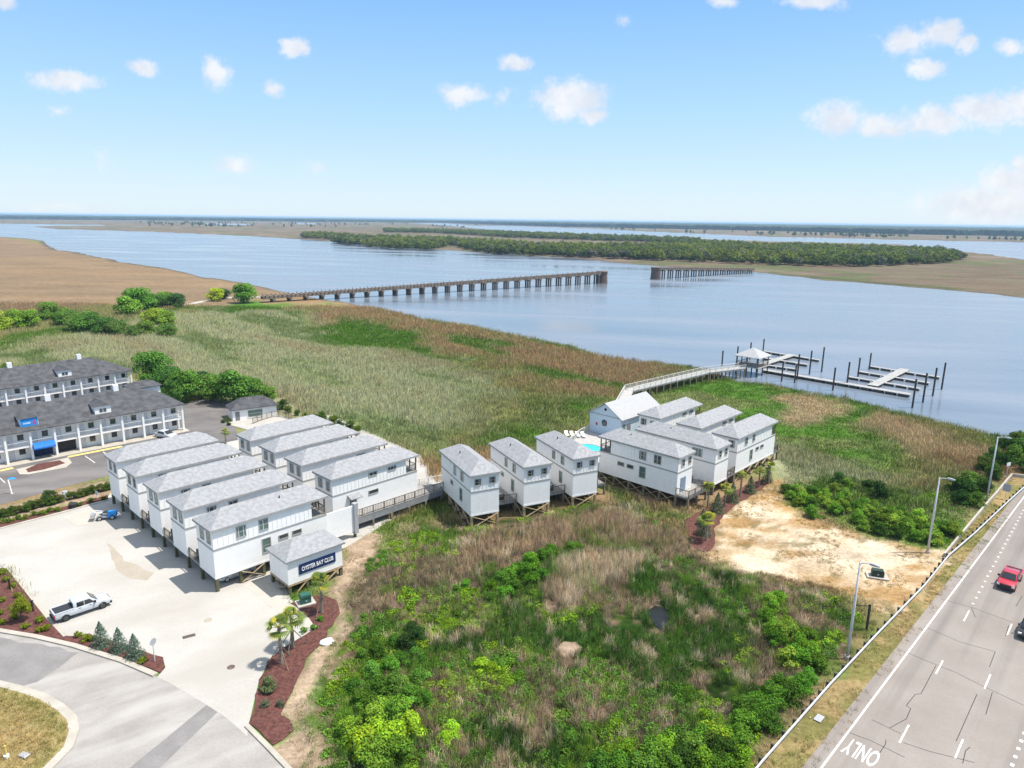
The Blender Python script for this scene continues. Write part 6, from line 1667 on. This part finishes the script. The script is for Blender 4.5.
def scatter(name, X, Y, Z, scale, col, protos, kind='stuff', sz=None):
    """stuff: one object whose points carry the prototypes"""
    src = bpy.data.collections.new(name+'_kinds')
    for o in protos: src.objects.link(o)
    n = len(X); me = bpy.data.meshes.new(name); me.vertices.add(n); me.vertices.foreach_set('co', np.stack([X, Y, Z], 1).ravel())
    def attr(nm, ty, data): a = me.attributes.new(nm, ty, 'POINT'); a.data.foreach_set('color' if ty == 'FLOAT_COLOR' else ('vector' if ty == 'FLOAT_VECTOR' else 'value'), data.ravel())
    attr('col', 'FLOAT_COLOR', np.concatenate([col, np.ones((n, 1))], 1).astype(np.float32))
    sv_ = np.stack([scale, scale, scale if sz is None else sz], 1).astype(np.float32); attr('siz', 'FLOAT_VECTOR', sv_)
    rv = np.stack([np.zeros(n), np.zeros(n), rng.uniform(0, 6.28, n)], 1).astype(np.float32); attr('turn', 'FLOAT_VECTOR', rv)
    o = bpy.data.objects.new(name, me); COL.objects.link(o)
    g = bpy.data.node_groups.new(name+'_spread', 'GeometryNodeTree')
    g.interface.new_socket('Geometry', in_out='INPUT', socket_type='NodeSocketGeometry'); g.interface.new_socket('Geometry', in_out='OUTPUT', socket_type='NodeSocketGeometry')
    N, L = g.nodes, g.links; gi, go = N.new('NodeGroupInput'), N.new('NodeGroupOutput')
    ci = N.new('GeometryNodeCollectionInfo'); ci.inputs['Collection'].default_value = src; ci.inputs['Separate Children'].default_value = True; ci.inputs['Reset Children'].default_value = True
    ip = N.new('GeometryNodeInstanceOnPoints'); ip.inputs['Pick Instance'].default_value = True
    def named(nm, ty): k = N.new('GeometryNodeInputNamedAttribute'); k.data_type = ty; k.inputs['Name'].default_value = nm; return k.outputs[0]
    rv_ = N.new('FunctionNodeRandomValue'); rv_.data_type = 'INT'; rv_.inputs[4].default_value = 0; rv_.inputs[5].default_value = len(protos)-1
    L.new(gi.outputs[0], ip.inputs['Points']); L.new(ci.outputs[0], ip.inputs['Instance']); L.new(rv_.outputs[2], ip.inputs['Instance Index'])
    er = N.new('FunctionNodeEulerToRotation'); L.new(named('turn', 'FLOAT_VECTOR'), er.inputs[0]); L.new(er.outputs[0], ip.inputs['Rotation'])
    L.new(named('siz', 'FLOAT_VECTOR'), ip.inputs['Scale']); L.new(ip.outputs[0], go.inputs[0])
    md = o.modifiers.new('spread', 'NODES'); md.node_group = g
    return tag(o, kind=kind)
def inview(X, Y, m=14): return (np.abs(X) < Y*.80+m)
HARD = [paved['lot'], paved['drive'], paved['motel'], bed_front, bed_sign, bed_strip, bed_palms, road_poly, lawn, house_ground]
def free(X, Y, extra=()):
    ok = inview(X, Y)
    for p in HARD: ok &= sdist(X, Y, p) < .2
    for p in extra: ok &= sdist(X, Y, p) < .3
    return ok
NEARD = px([(585,455),(590,485),(676,512),(700,508),(792,476),(772,440),(640,425),(570,440)])
NEARC = px([(345,552),(350,530),(430,492),(470,547),(612,517),(612,480),(520,450),(440,470)])
PATIO = px([(205,400),(235,395),(285,398),(310,420),(270,440),(225,445)])
motel_foot = px([(-120,400),(0,368),(100,366),(140,380),(190,400),(240,400),(240,445),(110,500),(0,530),(-120,560)])
def tint(c, amt=.22):
    n = len(c); v = rng.uniform(1-amt, 1+amt, (n, 1)); h = rng.uniform(-.1, .1, (n, 1)); return c*v*np.concatenate([1+h, np.ones((n,1)), 1-h], 1)

# plain marsh reeds, thinning with distance as they grow larger in clumps
def marsh():
    K = 260000
    u = rng.random(K); Y = 70*(330/70)**u; X = (rng.random(K)*2-1)*(Y*.80+14)
    keep = rng.random(K) < np.clip(Y/330, .12, 1)*.95     # even out toward fewer near the camera
    X, Y = X[keep], Y[keep]
    sd = sdist(X, Y, near_land)
    ok = (sd > 1.2) & free(X, Y, (dirt_sign, basin, verge2, motel_foot, NEARD, NEARC, PATIO, bed_hedge))
    near_ = np.minimum(np.minimum(-sdist(X, Y, sand), -sdist(X, Y, verge)), np.minimum(-sdist(X, Y, dirt_sign), -sdist(X, Y, verge2))); ok &= near_ > .2
    X, Y, near_ = X[ok], Y[ok], near_[ok]
    c = zone_col(X, Y)
    r_ = rng.random(len(X)); fl = (r_ < .16) & (c[:, 0] > c[:, 1]*.95); c[fl] = c[fl]*.4+np.array((.13,.18,.05))*.6; fl = (r_ > .93); c[fl] = c[fl]*.5+np.array((.32,.28,.17))*.5; fl = (r_ > .80) & (r_ < .90); c[fl] *= .65
    gg_ = sdist(X, Y, GREYG) > 3; c = np.where(gg_[:, None], zone_col(X, Y)*rng.uniform(.92, 1.08, (len(X), 1)), c)
    g = c[:, 1]/c.sum(1)
    s = rng.uniform(.75, 1.2, len(X))*(.8+Y/330*.9); sz = s*np.where(g > .42, .62, 1.0)
    lo = sstep(5, -4, sdist(X, Y, GREEN2)); sz *= (.45+.55*lo)*np.clip(.22+near_*.11, .2, 1)
    scatter('marsh_reeds', X, Y, np.zeros(len(X))-.05, s, tint(c*np.where(c[:, 1] > c[:, 0]*1.2, .95, 1.32)[:, None], .16), [blades('reed_tuft', 18, 1.2, .95, .05, .4), blades('reed_tuft', 18, 1.1, 1.0, .05, .6), blades('reed_tuft', 16, 1.3, .9, .05, .3)], sz=sz)
marsh()
bx0, bx1 = min(p[0] for p in basin), max(p[0] for p in basin); by0, by1 = min(p[1] for p in basin), max(p[1] for p in basin)
def wetland():
    K = int((bx1-bx0)*(by1-by0)*11); X = rng.uniform(bx0, bx1, K); Y = rng.uniform(by0, by1, K)
    sd = sdist(X, Y, basin); bare = fbm(X*.25, Y*.25, 3, 71)
    ok = (sd > -.6) & inview(X, Y, 6) & (Y > 32) & (bare > .31) & (sdist(X, Y, POND) < -.2) & (sdist(X, Y, BARE) < 0)
    for p in (paved['lot'], bed_sign, bed_palms, road_poly): ok &= sdist(X, Y, p) < -.3
    X, Y, sd = X[ok], Y[ok], sd[ok]; c = zone_col(X, Y)
    r_ = rng.random(len(X))
    for lo_, hi_, cc in ((0,.05,(.34,.26,.17)),(.10,.14,(.10,.20,.025)),(.17,.25,(.03,.06,.015)),(.25,.27,(.55,.45,.32))):
        k = (r_ >= lo_) & (r_ < hi_); c[k] = c[k]*.3+np.array(cc)*.7
    pk = np.maximum(sstep(-2, 1, sdist(X, Y, PINKT)), sstep(-2, 1, sdist(X, Y, WHITET)))
    sz = rng.uniform(.5, .95, len(X))*(.6+.7*fbm(X*.12, Y*.12, 3, 99))*(1+.6*pk)*np.clip(.5+sd*.15, .4, 1)
    scatter('wetland_grass', X, Y, np.where(sd > 0, -.32, -.1), rng.uniform(.6, .9, len(X)), tint(c*np.where(c[:, 1] > c[:, 0], 1.25, 1.0)[:, None], .34), [blades('cattail_tuft', 15, 1.55, .35, .035, .35), blades('cattail_tuft', 15, 1.35, .38, .035, .6), blades('cattail_tuft', 12, 1.2, .40, .04, 1.0)], sz=sz)
    K = 9000; X = rng.uniform(bx0, bx1, K); Y = rng.uniform(by0, by1, K); sd = sdist(X, Y, basin)
    pr = fbm(X*.14, Y*.14, 4, 121)
    ok = (sd > .8) & inview(X, Y, 6) & (Y > 32) & (pr > np.where(Y < 56, .44, .50)) & (sdist(X, Y, DKG) < 2) & (sdist(X, Y, PINKT) < -.5) & (sdist(X, Y, WHITET) < -.5)
    X, Y = X[ok], Y[ok]; base = np.array((.075,.17,.02))*np.ones((len(X), 3)); lime = (fbm(X*.1, Y*.1, 2, 131) > .55)[:, None]
    XB, YB = rng.uniform(40, 75, 5000), rng.uniform(75, 125, 5000); okb = (sdist(XB, YB, BUSHY) > 0) & (sdist(XB, YB, sand) < -1) & (fbm(XB*.14, YB*.14, 4, 123) > .46)
    nX = len(X); X, Y = np.concatenate([X, XB[okb]]), np.concatenate([Y, YB[okb]]); base = np.array((.085,.185,.022))*np.ones((len(X), 3)); lime = (fbm(X*.1, Y*.1, 2, 131) > .55)[:, None]
    scatter('leafy_undergrowth', X, Y, np.full(len(X), -.25), rng.uniform(.5, 1.2, len(X)), tint(np.where(lime, base*np.array((1.9,1.5,1)), base*1.1), .35), [leafclump('leafy_clump', .6, 130, .16), leafclump('leafy_clump', .7, 150, .16)])
wetland()
def weeds():
    K = 26000; sx, sy = rng.uniform(20, 75, K), rng.uniform(25, 110, K)
    dv = np.maximum(sdist(sx, sy, verge), sdist(sx, sy, verge2)); n = fbm(sx*.5, sy*.5, 3, 141)
    ok = (dv > .1) & (n > .42) & inview(sx, sy); X, Y = sx[ok], sy[ok]
    gr = (fbm(X*.25, Y*.25, 3, 151) > .52)[:, None]; c = np.where(gr, np.array((.13,.16,.035)), np.array((.34,.25,.11)))
    X2, Y2 = rng.uniform(15, 80, 22000), rng.uniform(60, 125, 22000); n2 = fbm(X2*.3, Y2*.3, 4, 161); ok = (sdist(X2, Y2, sand) > -.4) & (n2 > .57); X2, Y2 = X2[ok], Y2[ok]
    c2 = np.where((rng.random(len(X2)) < .4)[:, None], np.array((.17,.16,.04)), np.array((.36,.24,.09)))
    X3, Y3 = rng.uniform(-75, -30, 30000), rng.uniform(30, 62, 30000); ok = sdist(X3, Y3, lawn) > .1; X3, Y3 = X3[ok], Y3[ok]
    gg = sstep(2.6, .2, sdist(X3, Y3, lawn))[:, None]*.8; c3 = np.array((.38,.28,.12))*(1-gg)+np.array((.16,.19,.04))*gg
    X4, Y4 = rng.uniform(-40, -5, 9000), rng.uniform(40, 100, 9000); ok = (sdist(X4, Y4, dirt_sign) > 0) & (fbm(X4*.4, Y4*.4, 3, 171) > .5); X4, Y4 = X4[ok], Y4[ok]; c4 = np.ones((len(X4), 3))*np.array((.40,.31,.22))
    X = np.concatenate([X, X2, X3, X4]); Y = np.concatenate([Y, Y2, Y3, Y4]); c = np.concatenate([c, c2, c3, c4])
    z = np.where(sdist(X, Y, lawn) > 0, .14, 0.0)
    scatter('verge_grass', X, Y, z, rng.uniform(.5, 1.1, len(X)), tint(c, .3), [blades('grass_tuft', 12, .26, .28, .03, .9), blades('grass_tuft', 12, .20, .3, .03, 1.1)])
weeds()

# ================================================================ FAR WOODS
def island_wood():
    back = px([(303,238),(335,236.5),(384,238),(420,241),(512,246),(640,252),(768,257),(800,259),(850,262),(900,262),(960,259),(966,252),(940,249),(900,246.5),(768,243),(690,239.5),(640,240),(640,244),(512,240),(450,236),(400,231.5),(330,230),(303,233)], 6)
    front = px([(333,241),(384,246),(430,248),(450,243),(480,249.5),(512,252),(560,253.5),(640,256.5),(720,259.5),(760,261),(800,262),(850,263),(900,262.5),(955,259),(966,256),(940,251),(860,248),(768,246),(700,243),(640,247),(540,246),(450,240),(384,238),(335,238)], 4)
    strip = px([(384,231),(440,232),(512,236.5),(600,239),(660,241),(700,243),(700,240),(640,237.6),(512,233),(440,230.3),(384,229.5)], 4)
    polys = [front, strip, px([(303,236.5),(335,238),(350,240),(350,236),(320,234),(303,234)], 4)]
    P_ = []
    for poly, n in zip(polys, (5200, 2600, 260)):
        xs = [p[0] for p in poly]; ys = [p[1] for p in poly]
        X = rng.uniform(min(xs), max(xs), n*4); Y = rng.uniform(min(ys), max(ys), n*4); ok = sdist(X, Y, poly) > 0; P_.append(np.stack([X[ok], Y[ok]], 1)[:n])
    A = np.concatenate(P_); X, Y = A[:, 0], A[:, 1]
    n = fbm(X*.02, Y*.012, 3, 181)[:, None]; c = np.array((.040,.075,.020))*(1-n)+np.array((.16,.19,.03))*n
    gy = (rng.random(len(X)) < .12)[:, None]; c = np.where(gy, np.array((.12,.13,.09)), c)
    s = rng.uniform(.7, 1.35, len(X))
    scatter('island_wood', X, Y, np.zeros(len(X)), s, tint(c*1.0, .3), [canopy('wood_tree', 5.5, 10, 260, 1.5), canopy('wood_tree', 5, 9, 240, 1.4), canopy('wood_tree', 6, 8, 260, 1.6)])
    # single trees on the flats beyond
    K = 700; x = rng.uniform(140, 1060, K); t = rng.random(K); y = np.where(x < 512, 222.8+(x-200)*.004+t*4.0, 226+(x-512)*.0205+t*4.5)
    W = np.array([at(a, b) for a, b in zip(x, y)]); ok = np.ones(K, bool)
    for ch in channels: ok &= sdist(W[:, 0], W[:, 1], ch) < -4
    cl = fbm(W[:,0]*.004, W[:,1]*.0015, 3, 191) > .47; W = W[ok & cl]
    scatter('scattered_far_trees', W[:, 0], W[:, 1], np.zeros(len(W)), rng.uniform(.6, 1.3, len(W)), tint(np.ones((len(W), 3))*np.array((.05,.085,.03)), .3), [canopy('far_tree', 6, 11, 160, 2.2)])
island_wood()
def far_forest():
    base = [(-200,218.6),(0,219.2),(128,220.2),(256,221.2),(330,222.0),(384,222.3),(440,222.8),(512,225.3),(560,226.6),(640,228.2),(768,230.8),(896,234.2),(1024,236.2),(1200,241)]
    xs = np.linspace(-200, 1200, 420); yb = np.interp(xs, [b[0] for b in base], [b[1] for b in base])
    W = np.array([at(a, b) for a, b in zip(xs, yb)]); Dn = np.hypot(W[:,0], W[:,1]); U = W/Dn[:, None]
    rows = np.concatenate([[0, 0.0], np.cumsum(np.geomspace(14, 900, 46))])
    V = []; Hh = []
    for j, d in enumerate(rows):
        P_ = U*(Dn+d)[:, None]+U*(fbm(xs*.05, xs*0+3, 3, 201)[:, None]-.5)*260
        k = 0 if j == 0 else 1
        z = (11+11*fbm(P_[:,0]*.02, P_[:,1]*.02, 3, 211)+7*vnoise(P_[:,0]*.09, P_[:,1]*.09, 221))*k - (.5 if k == 0 else 0)
        V.append(np.stack([P_[:,0], P_[:,1], z], 1))
    V = np.array(V); n0, n1 = V.shape[:2]; I = np.arange(n0*n1).reshape(n0, n1)
    Q = np.stack([I[:-1,:-1], I[:-1,1:], I[1:,1:], I[1:,:-1]], -1).reshape(-1, 4)
    me = bpy.data.meshes.new('far_forest'); me.from_pydata([tuple(v) for v in V.reshape(-1, 3)], [], [tuple(q) for q in Q.tolist()])
    m = pmat('far_canopy', (.018,.034,.016), .3, .01, .95, .9, .05, col2=(.035,.055,.024), detail=9); me.materials.append(m)
    o = bpy.data.objects.new('far_forest', me); COL.objects.link(o); tag(o, kind='stuff')
    # crowns along its near edge
    k = 1600; i = rng.integers(0, len(xs), k); d = rng.random(k)**1.5*120-10; t = rng.random(k)
    P_ = U[i]*(Dn[i]+d)[:, None]+U[i]*((fbm(xs*.05, xs*0+3, 3, 201)-.5)*260)[i][:, None]; P_[:, 0] += rng.uniform(-14, 14, k)
    scatter('forest_edge', P_[:,0], P_[:,1], np.zeros(k), rng.uniform(.8, 1.5, k), tint(np.ones((k,3))*np.array((.028,.045,.018)), .3), [canopy('edge_tree', 8, 15, 130, 3.2)])
far_forest()
